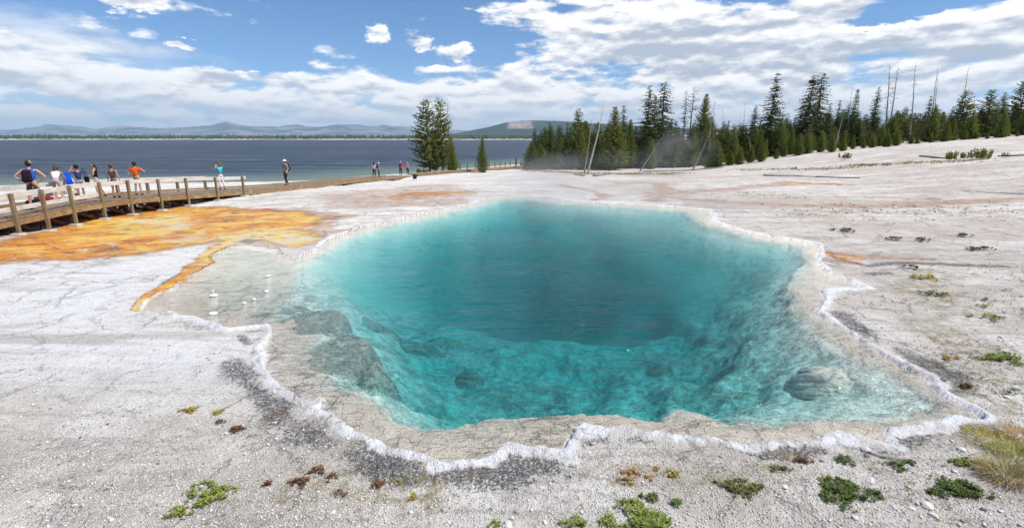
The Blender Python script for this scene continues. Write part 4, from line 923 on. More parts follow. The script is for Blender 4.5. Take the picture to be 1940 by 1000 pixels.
# ------------------------------------------------------------------ dead trees
def snag(px, yb, pxt, yt, d, r0, label, mat=M_dead, twigs=20, name='dead_tree', tl=.5, fine=0, seed=1, group=None, curve=.0, fork=None):
    a = Vector(at(px, yb, d)); g = gz(a.x, a.y); a = Vector((a.x, a.y, g - .1)); b = Vector(at(pxt, yt, d)); r = random.Random(seed)
    root = empty(name, a); L = (b - a).length; m = MB(); ax = (b - a)
    sidev = Vector((1, 0, 0)) * curve * L
    pt = lambda k: ax * k + sidev * math.sin(k * math.pi) + Vector((.02 * math.sin(9 * k + seed), 0, 0)) * L * .15
    m.tube([tuple(pt(k / 8)) for k in range(9)], [r0 * (1 - .88 * k / 8) for k in range(9)], 8)
    tag(root, label, 'dead tree', group); m.build('trunk', mat, root, smooth=True)
    if twigs:
        w = MB()
        for i in range(twigs):
            k = r.uniform(.25, .98); q = pt(k); an = r.uniform(0, 6.28); l = tl * r.uniform(.4, 1) * (1.15 - k * .7)
            e = q + Vector((math.cos(an), math.sin(an), r.uniform(-.35, .5))) * l
            w.tube([tuple(q), tuple((q + e) / 2 + Vector((0, 0, -.05 * l))), tuple(e)], [.02, .014, .005], 4)
            for f in range(fine):
                kk = r.uniform(.3, 1); qq = q.lerp(e, kk); ee = qq + Vector((r.uniform(-1, 1), r.uniform(-1, 1), r.uniform(-1, .6))) * .28
                w.tube([tuple(qq), tuple(ee)], [.012, .004], 3)
        w.build('branches', mat, root)
    return root
snag(1112,336,1145,190,66,.13,'tall bleached leaning snag standing forward of the forest', M_white, 16, tl=.5, seed=2, curve=.015)
snag(1107,334,1122,224,67,.10,'thinner grey snag close beside the tall bleached leaning snag', M_dead, 14, tl=.6, seed=22)
snag(1211,328,1258,256,70,.09,'bleached trunk leaning right before the twin dark spruces', M_dead, 4, seed=3, tl=.4)
snag(1311,330,1346,250,69,.12,'grey broken trunk leaning in the steam', M_dead, 3, seed=4, tl=.3)
snag(1340,318,1350,200,74,.07,'thin crooked dead stem right of the steam', M_dead, 22, seed=5, tl=.8)
snag(1350,300,1353,187,92,.08,'bare dead stem with fine twigs above the low pines', M_dead, 30, seed=6, fine=2, tl=.9)
snag(1366,300,1369,203,92,.06,'left one of two short bare stems behind the dull green pine', M_dead, 12, seed=7)
snag(1372,300,1373,215,93,.05,'right one of two short bare stems behind the dull green pine', M_dead, 10, seed=8)
snag(1385,300,1405,212,94,.05,'slanting thin dead stem left of the largest spruce', M_dead, 10, seed=9)
snag(1405,300,1412,194,92,.08,'upright bare stem just left of the dark spruce by the largest one', M_dead, 16, seed=10)
snag(1424,300,1420,262,76,.05,'short pale dead stem low before the largest spruce', M_white, 5, seed=30)
snag(1569,262,1586,190,88,.05,'fine bare stem between the nest tree and the spruce with a dead top', M_white, 8, seed=11)
snag(1580,290,1600,210,80,.06,'pale bare stem slanting behind the bright young pines', M_white, 8, seed=31)
snag(1607,250,1615,155,86,.07,'bare leader sticking out above the spruce with a dead top', M_dead, 12, seed=12)
snag(1622,280,1627,169,90,.09,'grey dead stem right of the spruce with a dead top', M_dead, 20, seed=13)
snag(1676,280,1686,123,84,.16,'left stem of the leaning dead pair with tangled twigs', M_dead, 46, seed=14, fine=4, tl=1.5)
snag(1680,280,1702,125,84.5,.15,'right stem of the leaning dead pair with tangled twigs', M_dead, 46, seed=15, fine=4, tl=1.5)
snag(1722,280,1735,119,84,.13,'tallest bare black pole with short twigs', M_dead, 40, seed=16, tl=.9)
snag(1757,280,1777,128,84,.11,'left one of the twin bare poles', M_dead, 34, seed=17, tl=.9)
snag(1764,280,1777,138,85,.09,'right one of the twin bare poles', M_dead, 34, seed=18, tl=.9)
snag(1810,280,1835,127,84,.11,'single bare pole leaning right above the big dark pine', M_dead, 34, seed=19, tl=.9)
snag(1841,275,1846,176,90,.05,'short grey stem peeping over the rounded green pine', M_dead, 8, seed=20)
snag(1876,275,1872,178,90,.10,'grey dead spire left of the dark round-topped pine', M_dead, 30, seed=21, fine=1, tl=.7)
snag(1725,270,1724,235,80,.07,'short dead stem low under the tallest bare pole', M_dead, 16, seed=32, fine=2, tl=.8)
# nest in the spruce
q = Vector(at(1539, 154, 87)); nb = MB(); rr_ = random.Random(5)
for i in range(150):
    a = rr_.uniform(0, 6.28); rd = .45 * math.sqrt(rr_.random()); h_ = rr_.uniform(-.32, .1) * (1.3 - rd); c = q + Vector((math.cos(a) * rd, math.sin(a) * rd, h_))
    dv = Vector((-math.sin(a), math.cos(a), rr_.uniform(-.3, .3))) * rr_.uniform(.15, .35); nb.bar(c - dv, c + dv, .035, .035)
thing_at(nb, 'bird_nest', simple('nest_sticks', (.06, .038, .025)), 'big dark stick nest lodged near the top of a tall spruce', 'nest')
# fallen logs and sticks
def log(pts, rs, label, mat, name='fallen_log', cat='log'):
    P3 = []
    for (px, py), r in zip(pts, rs):
        g = ground(px, py); P3.append((g[0], g[1], g[2] + r * .75))
    m = MB(); m.tube(P3, rs, 8); return thing_at(m, name, mat, label, cat, smooth=True)
log([(1447,334),(1475,334.5),(1505,334.5),(1545,336)], [.10, .09, .07, .03], 'smooth grey log lying on the slope behind the small ochre puddle', M_white)
log([(1545,336),(1580,337),(1630,338)], [.05, .04, .03], 'long thin pole lying in line with the smooth grey log', M_dead)
log([(1742,297),(1765,299),(1795,301)], [.08, .08, .04], 'dark log lying in front of the right-hand forest', M_dead)
log([(1890,297),(1920,296.5),(1960,294)], [.06, .08, .08], 'dark pole on the ground at the far right', M_dead)
log([(1218,326),(1290,324.5),(1372,318)], [.08, .09, .07], 'long dark log lying along the feet of the trees near the steam', M_dead)
log([(1126,335),(1148,332)], [.22, .10], 'stubby dark log beside the foot of the tall bleached snag', M_dead)
log([(1088,331),(1108,334)], [.06, .08], 'thin log left of the foot of the tall bleached snag', M_dead)
log([(1638,858),(1668,868),(1705,873),(1752,878)], [.014, .022, .02, .008], 'weathered brown stick lying just outside the narrow outlet of the pool', M_dead, 'stick', 'stick')
log([(1713,903),(1728,915),(1741,928)], [.006, .008, .004], 'short thin stick between the two dark green mats at the lower right', M_dead, 'stick', 'stick')
log([(1146,978),(1162,966),(1172,960),(1176,948)], [.006, .007, .005, .003], 'crooked grey twig at the left of the large green mat on the lower edge', M_dead, 'stick', 'stick')
log([(500,904),(525,901),(545,890),(560,880)], [.004, .006, .006, .003], 'curved grey twig left of the reddish tufts below the pool', M_dead, 'stick', 'stick')
# ------------------------------------------------------------------ people
def skin_obj_mesh(pts, edges, rs, root=0, sub=1):
    me = bpy.data.meshes.new('tmp'); me.from_pydata([tuple(p) for p in pts], edges, []); ob = bpy.data.objects.new('tmp', me); COL.objects.link(ob)
    m = ob.modifiers.new('s', 'SKIN'); m.use_smooth_shade = True; m.branch_smoothing = .3
    for i, v in enumerate(me.skin_vertices[0].data):
        r = rs[i]; v.radius = r if isinstance(r, tuple) else (r, r); v.use_root = (i == root)
    if sub: q = ob.modifiers.new('u', 'SUBSURF'); q.levels = sub; q.render_levels = sub
    dg = bpy.context.evaluated_depsgraph_get(); out = bpy.data.meshes.new_from_object(ob.evaluated_get(dg)); out = out
    bpy.data.objects.remove(ob); return out
def fabric(name, c, var=.15): return simple(name, c, .9, .1, var, 30)
M_skin = simple('skin', (.52, .30, .21), .55, .3, .06, 20); M_skin2 = simple('tanned_skin', (.40, .22, .145), .55, .3, .06, 20)
M_eye = simple('eye_dark', (.02, .015, .01), .3, .5, .05)
def head_bm(bm, c, fwd, up, mat_skin=0, mat_eye=1):
    """head with brow, nose, chin, ears and eyes, about 0.23 m tall"""
    fwd = fwd.normalized(); up = up.normalized(); rt = fwd.cross(up).normalized(); up = rt.cross(fwd).normalized()
    M = Matrix((rt, fwd, up)).transposed().to_4x4(); M.translation = c
    r = bmesh.ops.create_uvsphere(bm, u_segments=16, v_segments=12, radius=1)
    for v in r['verts']:
        x, y, z = v.co; w_ = .076 * (1 - .22 * max(0, -z)); yy = .094 * y + (.012 if y > 0 and z < 0 else 0)
        if y > .85 and abs(z + .12) < .35 and abs(x) < .3: yy += .020
        v.co = M @ Vector((x * w_, yy, z * .118))
    for s in (-1, 1):
        e = bmesh.ops.create_uvsphere(bm, u_segments=6, v_segments=4, radius=.016)
        for v in e['verts']: v.co = M @ (Vector((v.co.x * .6, v.co.y, v.co.z * 1.7)) + Vector((s * .077, -.005, -.01)))
        e = bmesh.ops.create_uvsphere(bm, u_segments=6, v_segments=4, radius=.011)
        fs = set(f for v in e['verts'] for f in v.link_faces)
        for v in e['verts']: v.co = M @ (Vector((v.co.x * 1.3, v.co.y * .6, v.co.z)) + Vector((s * .031, .083, .004)))
        for f in fs: f.material_index = mat_eye
def person(name_label, loc, rz, h, J=None, top=None, bottom=None, hair=None, hat=None, shoes=(.04, .035, .03), skin=None, sleeve=0.0, leg=.45, look=0.0, tilt=0.0, female=False, group='people on the boardwalk'):
    D_ = dict(pel=(0, 0, .95), sp=(0, 0, 1.10), ch=(0, 0, 1.30), nk=(0, 0, 1.46), hd=(0, .015, 1.60),
              shL=(-.17, 0, 1.405), elL=(-.215, -.03, 1.13), wrL=(-.21, .05, .89), shR=(.17, 0, 1.405), elR=(.215, -.03, 1.13), wrR=(.21, .05, .89),
              hpL=(-.09, 0, .90), knL=(-.10, .02, .50), anL=(-.10, -.02, .09), hpR=(.09, 0, .90), knR=(.10, .02, .50), anR=(.10, -.02, .09))
    if J: D_.update(J)
    Jn = {k: Vector(v) for k, v in D_.items()}; k = h / 1.75
    f = .90 if female else 1.0
    names = list(Jn); pts = []; rs = []; ed = []; ix = {}
    def add(nm, p, r, par=None):
        ix[nm] = len(pts); pts.append(p); rs.append(r)
        if par is not None: ed.append((ix[par], ix[nm]))
    add('pel', Jn['pel'], .098); add('sp', Jn['sp'], .092 * f, 'pel'); add('ch', Jn['ch'], .108 * f, 'sp'); add('nk', Jn['nk'], .052, 'ch'); add('hd', Jn['nk'].lerp(Jn['hd'], .6), .05, 'nk')
    for s in 'LR':
        sh, el, wr = Jn['sh' + s], Jn['el' + s], Jn['wr' + s]
        add('sh' + s, sh, .056 * f, 'ch'); add('ua' + s, sh.lerp(el, .5), .046 * f, 'sh' + s); add('el' + s, el, .038 * f, 'ua' + s); add('fa' + s, el.lerp(wr, .35), .037 * f, 'el' + s); add('wr' + s, wr, .025, 'fa' + s)
        d = (wr - el).normalized(); sd = d.cross(Vector((0, 0, 1))); sd = sd.normalized() if sd.length > .1 else Vector((1, 0, 0)); nr = sd.cross(d)
        if ('hd' + s) in {}: pass
        palm = wr + d * .055; add('pm' + s, palm, .028, 'wr' + s)
        for i, (off, L) in enumerate(((-.027, .062), (-.009, .075), (.009, .070), (.027, .055))):
            b = palm + sd * off + d * .03; m_ = b + d * L * .55 + nr * .008; t_ = b + d * L * .85 + nr * .028
            add(f'f{i}a{s}', b, .0095, 'pm' + s); add(f'f{i}b{s}', m_, .0085, f'f{i}a{s}'); add(f'f{i}c{s}', t_, .007, f'f{i}b{s}')
        b = wr + d * .02 - sd * .03; add('th' + s, b, .011, 'wr' + s); add('tt' + s, b + d * .035 - sd * .022, .009, 'th' + s)
        hp, kn, an = Jn['hp' + s], Jn['kn' + s], Jn['an' + s]
        add('hp' + s, hp, .088, 'pel'); add('tg' + s, hp.lerp(kn, .5), .074, 'hp' + s); add('kn' + s, kn, .054, 'tg' + s); add('cf' + s, kn.lerp(an, .3), .053, 'kn' + s); add('an' + s, an, .036, 'cf' + s)
        add('to' + s, an + Vector((0, .13, -.055)), .032, 'an' + s)
    body = skin_obj_mesh(pts, ed, rs)
    root = empty('person', loc, rz); root.scale = (k, k, k)
    bm = bmesh.new(); bm.from_mesh(body); bpy.data.meshes.remove(body)
    hup = (Jn['hd'] - Jn['nk']).normalized().lerp(Vector((0, 0, 1)), .4); lk = Vector((math.sin(look), math.cos(look), math.sin(tilt)))
    head_bm(bm, Jn['hd'] + Vector((0, 0, .02)), lk, hup)
    me = bpy.data.meshes.new('body'); bm.to_mesh(me); bm.free(); me.polygons.foreach_set('use_smooth', np.ones(len(me.polygons), bool))
    link('body', me, [skin or M_skin, M_eye], root)
    def cloth(nm, keys, edges, rr_, mat):
        me = skin_obj_mesh([p for p in keys], edges, rr_, 0); link(nm, me, mat, root)
    if top is not None:
        ks = [Jn['pel'] + Vector((0, 0, .02)), Jn['sp'], Jn['ch'], Jn['nk'].lerp(Jn['ch'], .35)]; rr_ = [.142, .128 * f, .150 * f, .072]; ed2 = [(0, 1), (1, 2), (2, 3)]
        for s in 'LR':
            sh = Jn['sh' + s]; n0 = len(ks); ks.append(sh * 1.0); rr_.append(.072 * f if sleeve else .060); ed2.append((2, n0))
            if sleeve: ks.append(sh.lerp(Jn['el' + s], sleeve)); rr_.append(.060 * f); ed2.append((n0, n0 + 1))
        cloth('shirt', ks, ed2, rr_, top)
    if bottom is not None:
        ks = [Jn['pel'], Jn['pel'] + Vector((0, 0, .06))]; rr_ = [.132, .122]; ed2 = [(0, 1)]
        for s in 'LR':
            hp, kn, an = Jn['hp' + s], Jn['kn' + s], Jn['an' + s]; n0 = len(ks); ks.append(hp); rr_.append(.099); ed2.append((0, n0))
            if leg <= 1: ks.append(hp.lerp(kn, leg)); rr_.append(.094 - .01 * leg); ed2.append((n0, n0 + 1))
            else:
                ks.append(hp.lerp(kn, .5)); rr_.append(.086); ks.append(kn); rr_.append(.068); ks.append(kn.lerp(an, leg - 1)); rr_.append(.056); ed2 += [(n0, n0+1), (n0+1, n0+2), (n0+2, n0+3)]
        cloth('shorts' if leg <= 1 else 'trousers', ks, ed2, rr_, bottom)
    M_s = fabric('shoe', shoes)
    for s in 'LR':
        an = Jn['an' + s]; cloth('shoe', [an + Vector((0, -.045, -.045)), an + Vector((0, .05, -.045)), an + Vector((0, .15, -.055))], [(0, 1), (1, 2)], [.046, .047, .04], M_s)
    H_ = Jn['hd'] + Vector((0, 0, .02)); fw = Vector((math.sin(look), math.cos(look), 0))
    if hair:
        mat, ln = hair; bm = bmesh.new(); r = bmesh.ops.create_uvsphere(bm, u_segments=16, v_segments=12, radius=1)
        for v in r['verts']:
            x, y, z = v.co; v.co = Vector((x * .092, y * .108 - .014, z * .122 + .014))
        bmesh.ops.delete(bm, geom=[v for v in bm.verts if v.co.y > .045 and v.co.z < .055], context='VERTS')
        rot = Matrix.Rotation(-look, 4, 'Z'); bmesh.ops.transform(bm, matrix=Matrix.Translation(H_) @ rot, verts=bm.verts)
        me = bpy.data.meshes.new('hair'); 
        if ln:
            b = H_ - fw * .07; m2 = skin_obj_mesh([b + Vector((0, 0, .03)), b - fw * .03 + Vector((0, 0, -.10)), b - fw * .035 + Vector((0, 0, -.10 - ln * .5)), b - fw * .02 + Vector((0, 0, -.10 - ln))], [(0, 1), (1, 2), (2, 3)], [.075, (.085, .05), (.08, .045), .03]); bm.from_mesh(m2)
        bm.to_mesh(me); bm.free(); me.polygons.foreach_set('use_smooth', np.ones(len(me.polygons), bool)); link('hair', me, mat, root)
    if hat:
        mat, brim, peak = hat; bm = bmesh.new(); r = bmesh.ops.create_uvsphere(bm, u_segments=18, v_segments=12, radius=1)
        bmesh.ops.delete(bm, geom=[v for v in bm.verts if v.co.z < -.05], context='VERTS')
        for v in bm.verts: v.co = Vector((v.co.x * .098, v.co.y * .115, v.co.z * .105 + .03))
        if brim or peak:
            n = 24; ring = []
            for i in range(n):
                a = 6.2832 * i / n; o = brim if brim else max(0, math.sin(a)) ** 1.5 * peak
                ring.append((bm.verts.new((math.cos(a) * .097, math.sin(a) * .114, .038)), bm.verts.new((math.cos(a) * (.099 + o), math.sin(a) * (.116 + o), .024)), bm.verts.new((math.cos(a) * (.099 + o), math.sin(a) * (.116 + o), .018))))
            for i in range(n):
                p, q = ring[i], ring[(i+1) % n]; bm.faces.new((p[0], p[1], q[1], q[0])); bm.faces.new((p[1], p[2], q[2], q[1]))
        bmesh.ops.transform(bm, matrix=Matrix.Translation(H_) @ Matrix.Rotation(-look, 4, 'Z'), verts=bm.verts)
        me = bpy.data.meshes.new('hat'); bm.to_mesh(me); bm.free(); me.polygons.foreach_set('use_smooth', np.ones(len(me.polygons), bool)); link('hat' if brim else 'cap', me, mat, root)
    tag(root, name_label, 'person', group); return root, Jn, k
def local(root, v): return root.matrix_basis @ Vector(v)
def deck_pt(px, off, dz=0):
    best = min(np.linspace(0, LT - .2, 1500), key=lambda s: abs(proj_x(side_pt(s, off)) - px)); return side_pt(float(best), off, dz)
def ht(p, py): a, u = ray(970, py); return CAMZ + u * p.y - p.z
def backpack(root, cat_mat, label, name='backpack', c=(0, -.17, 1.22), s=(.30, .16, .44), strap=None, lean=0.0):
    k = root.scale[0]; o = empty(name, local(root, c), root.rotation_euler.z); o.scale = (k, k, k)
    bm = bmesh.new(); bmesh.ops.create_cube(bm, size=1)
    for v in bm.verts: v.co = Vector((v.co.x * s[0] * (.8 if v.co.z > 0 else 1), v.co.y * s[1] * (.8 if v.co.z > 0 else 1), v.co.z * s[2]))
    bmesh.ops.bevel(bm, geom=bm.edges[:], offset=.05, segments=3, affect='EDGES'); me = bpy.data.meshes.new('bag_body'); bm.to_mesh(me); bm.free(); link('bag_body', me, cat_mat, o)
    p_ = MB(); p_.box((0, -s[1] * .5 - .015, -s[2] * .18), (s[0] * .68, .06, s[2] * .42)); p_.build('front_pocket', strap or cat_mat, o, bevel=.02)
    for sg in (-1, 1):
        t_ = MB(); x = sg * s[0] * .32; t_.tube([(x, s[1]*.4, -s[2]*.42), (x * 1.2, .22, -.12), (x * 1.15, .30, .04), (x, .22, .19), (x, .05, .20)], [.016] * 5, 6); t_.build('strap', strap or cat_mat, o, smooth=True)
    tag(o, label, 'backpack'); return o
hipsL = dict(elL=(-.40, -.10, 1.17), wrL=(-.20, -.02, .98), elR=(.40, -.10, 1.17), wrR=(.20, -.02, .98))
F_blue = fabric('blue_cloth', (.02, .12, .55)); F_olive = fabric('olive_cloth', (.075, .075, .045)); F_denim = fabric('denim', (.20, .29, .42), .3); F_white = fabric('white_cloth', (.72, .70, .72))
F_navy = fabric('navy_cloth', (.035, .05, .16)); F_black = fabric('black_cloth', (.012, .012, .015)); F_orange = fabric('orange_cloth', (.85, .13, .012)); F_khaki = fabric('khaki_cloth', (.24, .19, .12))
F_teal = fabric('teal_cloth', (.02, .48, .58)); F_pattern = fabric('dark_patterned_cloth', (.11, .07, .055), .7); F_grey = fabric('grey_shirt_cloth', (.30, .28, .26), .4); F_dgreen = fabric('dark_green_cloth', (.035, .04, .028))
F_pink = fabric('pink_cloth', (.75, .16, .25)); F_crim = fabric('crimson_cloth', (.38, .015, .05)); F_salmon = fabric('salmon_cloth', (.75, .20, .13)); F_red = fabric('dark_red_cloth', (.22, .02, .03)); F_lightb = fabric('pale_cloth', (.55, .55, .58)); F_teal2 = fabric('teal_trousers', (.06, .20, .21))
H_br = simple('brown_hair', (.075, .04, .022), .6, .4, .4, 40); H_dk = simple('dark_hair', (.018, .012, .01), .55, .4, .3, 40); H_au = simple('auburn_hair', (.20, .075, .025), .6, .4, .3, 40)
C_grey = fabric('grey_cap', (.28, .28, .25)); C_white = fabric('white_hat', (.75, .70, .62))
p = deck_pt(71, .55); r1, J1, k1 = person('man in blue tank top and grey cap, hands on hips, seen from behind', p, rad(32), ht(p, 303), dict(hipsL, elL=(-.42, -.04, 1.18), elR=(.42, -.12, 1.16), anL=(-.17, 0, .09), anR=(.17, 0, .09), knL=(-.14, 0, .5), knR=(.14, 0, .5)), F_blue, F_olive, (H_dk, 0), (C_grey, 0, .05), skin=M_skin, leg=.85)
backpack(r1, fabric('dark_pack', (.03, .015, .025)), 'dark maroon and black backpack worn by the man in the blue tank top', strap=F_black, c=(-.06, -.19, 1.2))
p = deck_pt(116, 1.75); r2, _, _ = person('young woman in white top and denim shorts leaning forward on the far rail', p, rad(25), 1.66, dict(pel=(0, -.22, .90), sp=(0, -.12, 1.02), ch=(-.02, .06, 1.17), nk=(-.03, .17, 1.27), hd=(-.03, .24, 1.38), shL=(-.19, .10, 1.24), elL=(-.24, .22, .98), wrL=(-.24, .34, .78), shR=(.14, .10, 1.24), elR=(.19, .24, .98), wrR=(.14, .36, .78), hpL=(-.09, -.22, .86), hpR=(.09, -.22, .86), knL=(-.09, -.12, .47), knR=(.14, -.2, .47), anL=(-.08, -.18, .09), anR=(.17, -.32, .09)), F_white, F_denim, (H_br, .30), leg=.35, female=True, tilt=-.25, look=.2)
p = deck_pt(157, .95); r3, J3, k3 = person('woman in navy tank top shading her eyes with raised hands, dark hair in a bun', p, rad(62), ht(p, 309.5), dict(elL=(-.26, .20, 1.30), wrL=(-.10, .26, 1.52), elR=(.22, .24, 1.28), wrR=(.06, .27, 1.51), pel=(0, -.03, .95), nk=(0, .02, 1.45), hd=(0, .07, 1.57)), F_navy, F_denim, (H_dk, .0), leg=.4, female=True, skin=M_skin2, shoes=(.30, .06, .05), tilt=-.2)
b_ = MB(); bun = Vector((0, -.03, 1.62)); bm_ = bmesh.new(); bmesh.ops.create_uvsphere(bm_, u_segments=10, v_segments=8, radius=.06, matrix=Matrix.Translation(bun + Vector((0, -.06, 0)))); me = bpy.data.meshes.new('hair_bun'); bm_.to_mesh(me); bm_.free(); link('hair_bun', me, H_dk, r3)
ob = empty('shoulder_bag', local(r3, (.27, -.12, .98)), rad(62)); m_ = MB(); m_.box((0, 0, 0), (.10, .30, .24)); m_.build('bag_body', F_black, ob, bevel=.04); m_ = MB(); m_.tube([(0, -.12, .1), (-.08, -.05, .40), (-.11, .0, .47), (-.08, .06, .38), (0, .12, .1)], [.012] * 5, 5); m_.build('strap', F_black, ob); tag(ob, 'black shoulder bag hanging at the side of the woman in navy', 'bag')
p = deck_pt(189, 1.5); r4, _, _ = person('young woman in black top with long brown hair, arms folded low, facing left', p, rad(115), ht(p, 308.5), dict(elL=(-.24, .02, 1.13), wrL=(-.05, .20, 1.10), elR=(.27, -.02, 1.12), wrR=(.04, .21, 1.12), knR=(.16, -.06, .5), anR=(.26, -.22, .10), shR=(.17, 0, 1.40)), F_black, fabric('pale_denim', (.5, .55, .6), .3), (H_br, .30), leg=.38, female=True, look=-.35)
p = deck_pt(221, .6); r5, _, _ = person('woman in dark patterned top with her right hand resting on a rail post', p, rad(8), ht(p, 310), dict(elR=(.30, -.10, 1.16), wrR=(.40, -.16, .90), elL=(-.24, -.02, 1.13), wrL=(-.25, .02, .88), anL=(-.10, -.02, .09), anR=(.16, -.06, .09)), F_pattern, F_black, (H_br, .0), leg=.42, female=True, skin=M_skin2, look=.3)
p = deck_pt(264, .95); r6, _, _ = person('man in bright orange shirt, hands on hips, facing the lake', p, rad(10), ht(p, 306), dict(elL=(-.36, -.04, 1.17), wrL=(-.20, .06, .99), elR=(.44, .02, 1.22), wrR=(.21, .06, 1.0), anL=(-.14, 0, .09), anR=(.14, 0, .09)), F_orange, F_khaki, (H_dk, 0), (F_black, 0, .06), sleeve=.55, leg=.75, look=-.5)
p = deck_pt(421, 1.3); r7, J7, k7 = person('woman in turquoise shirt and white trousers taking a photo of the lake', p, rad(50), ht(p, 306.5), dict(elL=(-.20, .22, 1.24), wrL=(-.07, .40, 1.44), elR=(.20, .24, 1.24), wrR=(.07, .40, 1.44), anR=(.14, -.12, .09), knR=(.11, -.02, .5)), F_teal, F_white, (H_au, .05), sleeve=.4, leg=1.7, female=True)
m_ = MB(); m_.box((0, 0, 0), (.13, .05, .08)); cmr = empty('camera_device', local(r7, (0, .52, 1.49)), rad(50)); m_.build('camera_body', F_black, cmr, bevel=.008); m_ = MB(); m_.tube([(0, .02, 0), (0, .08, 0)], [.03, .028], 12); m_.build('lens', F_black, cmr); tag(cmr, 'small black camera held up by the woman in the turquoise shirt', 'camera')
p = deck_pt(544, 1.2); r8, _, _ = person('older man in grey shirt, dark trousers and pale hat walking towards us', p, rad(150), ht(p, 302), dict(knL=(-.09, .10, .5), anL=(-.08, .14, .09), knR=(.09, .04, .5), anR=(.09, -.16, .12), elL=(-.24, -.04, 1.14), elR=(.24, -.04, 1.14), wrL=(-.22, .10, .92), wrR=(.23, .04, .89)), F_grey, F_dgreen, (H_dk, 0), (C_white, .05, 0), sleeve=.6, leg=1.9, look=.1)
backpack(r8, F_black, 'black backpack on the older man walking along the boardwalk', s=(.32, .18, .5))
p = deck_pt(709.5, 1.5); r9, _, _ = person('woman with long black hair, left one of the close pair on the far boardwalk', p, rad(20), ht(p, 307), dict(anR=(.16, .05, .09), anL=(-.12, -.05, .09)), F_lightb, F_black, (H_dk, .30), leg=1.9, female=True, sleeve=.5)
p = deck_pt(718, 1.3); r10, _, _ = person('woman in pink shirt and white hat beside the long-haired woman on the boardwalk', p, rad(-50), ht(p, 307.5), dict(anR=(.12, .05, .09)), F_pink, F_teal2, (H_br, 0), (C_white, .06, 0), leg=1.9, female=True, sleeve=.6)
backpack(r10, F_navy, 'navy backpack on the woman in the pink shirt', s=(.3, .16, .42))
p = deck_pt(760, 1.3); r11, _, _ = person('walker in white hat and dark trousers seen from behind, with crimson backpack', p, rad(-8), ht(p, 305.5), dict(anL=(-.15, .05, .09), anR=(.13, -.12, .09)), F_crim, F_black, (H_dk, 0), (C_white, .05, 0), leg=1.9, sleeve=.6)
backpack(r11, F_crim, 'crimson backpack on the walker in a white hat and dark trousers', s=(.36, .2, .5))
p = deck_pt(777, 1.2) + Vector((.6, .9, 0)); r12, _, _ = person('walker in pale hat with salmon pack, last one at the end of the boardwalk', p, rad(-5), ht(p, 307), dict(anL=(-.10, .08, .09), anR=(.13, -.08, .09)), F_grey, F_black, (H_dk, 0), (C_white, .05, 0), leg=1.9, sleeve=.6)
backpack(r12, F_salmon, 'salmon coloured backpack on the last walker at the boardwalk end', s=(.36, .2, .5))
g_ = ground(841, 327); p = Vector((at(841, 326, 74)[0], 74, gz(at(841, 326, 74)[0], 74))); person('walker in dark red top half hidden behind the lakeside pines', p, rad(10), 1.7, None, F_crim, F_black, (H_dk, 0), leg=1.9, sleeve=.6, group='people far along the shore')
q = at(978, 316, 90); p = Vector((q[0], q[1], gz(q[0], q[1]))); person('tiny distant person in dark clothes by the shore near the forest', p, rad(30), 1.6, None, F_navy, F_black, (H_dk, 0), leg=1.9, sleeve=.6, group='people far along the shore')
# blue folding chair held upright against the far rail
p = deck_pt(140, 1.95); fc = empty('folding_chair', p, rad(20)); M_wt = simple('white_tube', (.75, .75, .75), .4, .5, .05)
for x in (-.16, .16):
    m_ = MB(); m_.tube([(x, -.42, .0), (x * .9, -.12, .5), (x * .6, .05, .86)], [.014] * 3, 6); m_.build('leg', M_wt, fc, smooth=True)
m_ = MB(); m_.bar((-.13, -.2, .36), (.13, -.2, .36), .02, .02); m_.build('crossbar', M_wt, fc)
m_ = MB()
for i in range(5):
    z0, z1 = .62 + i * .1, .72 + i * .1; y0, y1 = -.04 + i * .02 - .03 * math.sin(i), -.02 + i * .02 - .03 * math.sin(i + 1); xw = .12 + .035 * math.cos(i * 1.3)
    m_.bar((-.03 * i * .5, y0, z0), (-.03 * (i + 1) * .5, y1, z1 + .004), xw * 2, .05, up=(0, 1, 0))
m_.build('sling', fabric('bright_blue_cloth', (.01, .11, .72)), fc, bevel=.015)
tag(fc, 'folded chair with bright blue cloth and white legs between two women on the boardwalk', 'chair')
def duffel(px, off, mat, label, L=.5, r=.15, rz=0.4):
    p = deck_pt(px, off, .0); bm = bmesh.new(); bmesh.ops.create_uvsphere(bm, u_segments=16, v_segments=10, radius=1)
    for v in bm.verts:
        x, y, z = v.co; s = lambda q: math.copysign(abs(q) ** .7, q); v.co = Vector((s(x) * L / 2, s(y) * r, s(z) * r * .9 + r * .88 + .015 * math.sin(14 * x + 5 * y)))
    me = bpy.data.meshes.new('bag_body'); bm.to_mesh(me); bm.free(); me.polygons.foreach_set('use_smooth', np.ones(len(me.polygons), bool)); o = empty('bag', p, rz); link('bag_body', me, mat, o)
    m_ = MB(); m_.tube([(-.12, 0, r * 1.7), (-.08, 0, r * 2.2), (.08, 0, r * 2.2), (.12, 0, r * 1.7)], [.012] * 4, 6); m_.build('handle', F_black, o); tag(o, label, 'bag')
duffel(66, 1.2, F_black, 'black bag lying on the deck at the feet of the man in blue'); duffel(84, 1.5, F_red, 'dark red bag lying on the deck right of the man in blue', .6, .17); duffel(97, 1.6, fabric('tan_cloth', (.40, .24, .16)), 'tan bag lying beside the dark red bag on the deck', .42, .13)
# small black box at the end of the boardwalk
g = ground(786, 339); m_ = MB(); m_.box((0, 0, .22), (.42, .36, .44)); bx_ = empty('utility_box', tuple(g), .3); m_.build('box_body', simple('black_plastic', (.012, .012, .013), .5), bx_, bevel=.03); m_ = MB(); m_.box((0, 0, .46), (.46, .40, .05)); m_.build('lid', simple('black_lid', (.02, .02, .022), .4), bx_, bevel=.015); tag(bx_, 'small black box standing on the white ground at the end of the boardwalk', 'box')
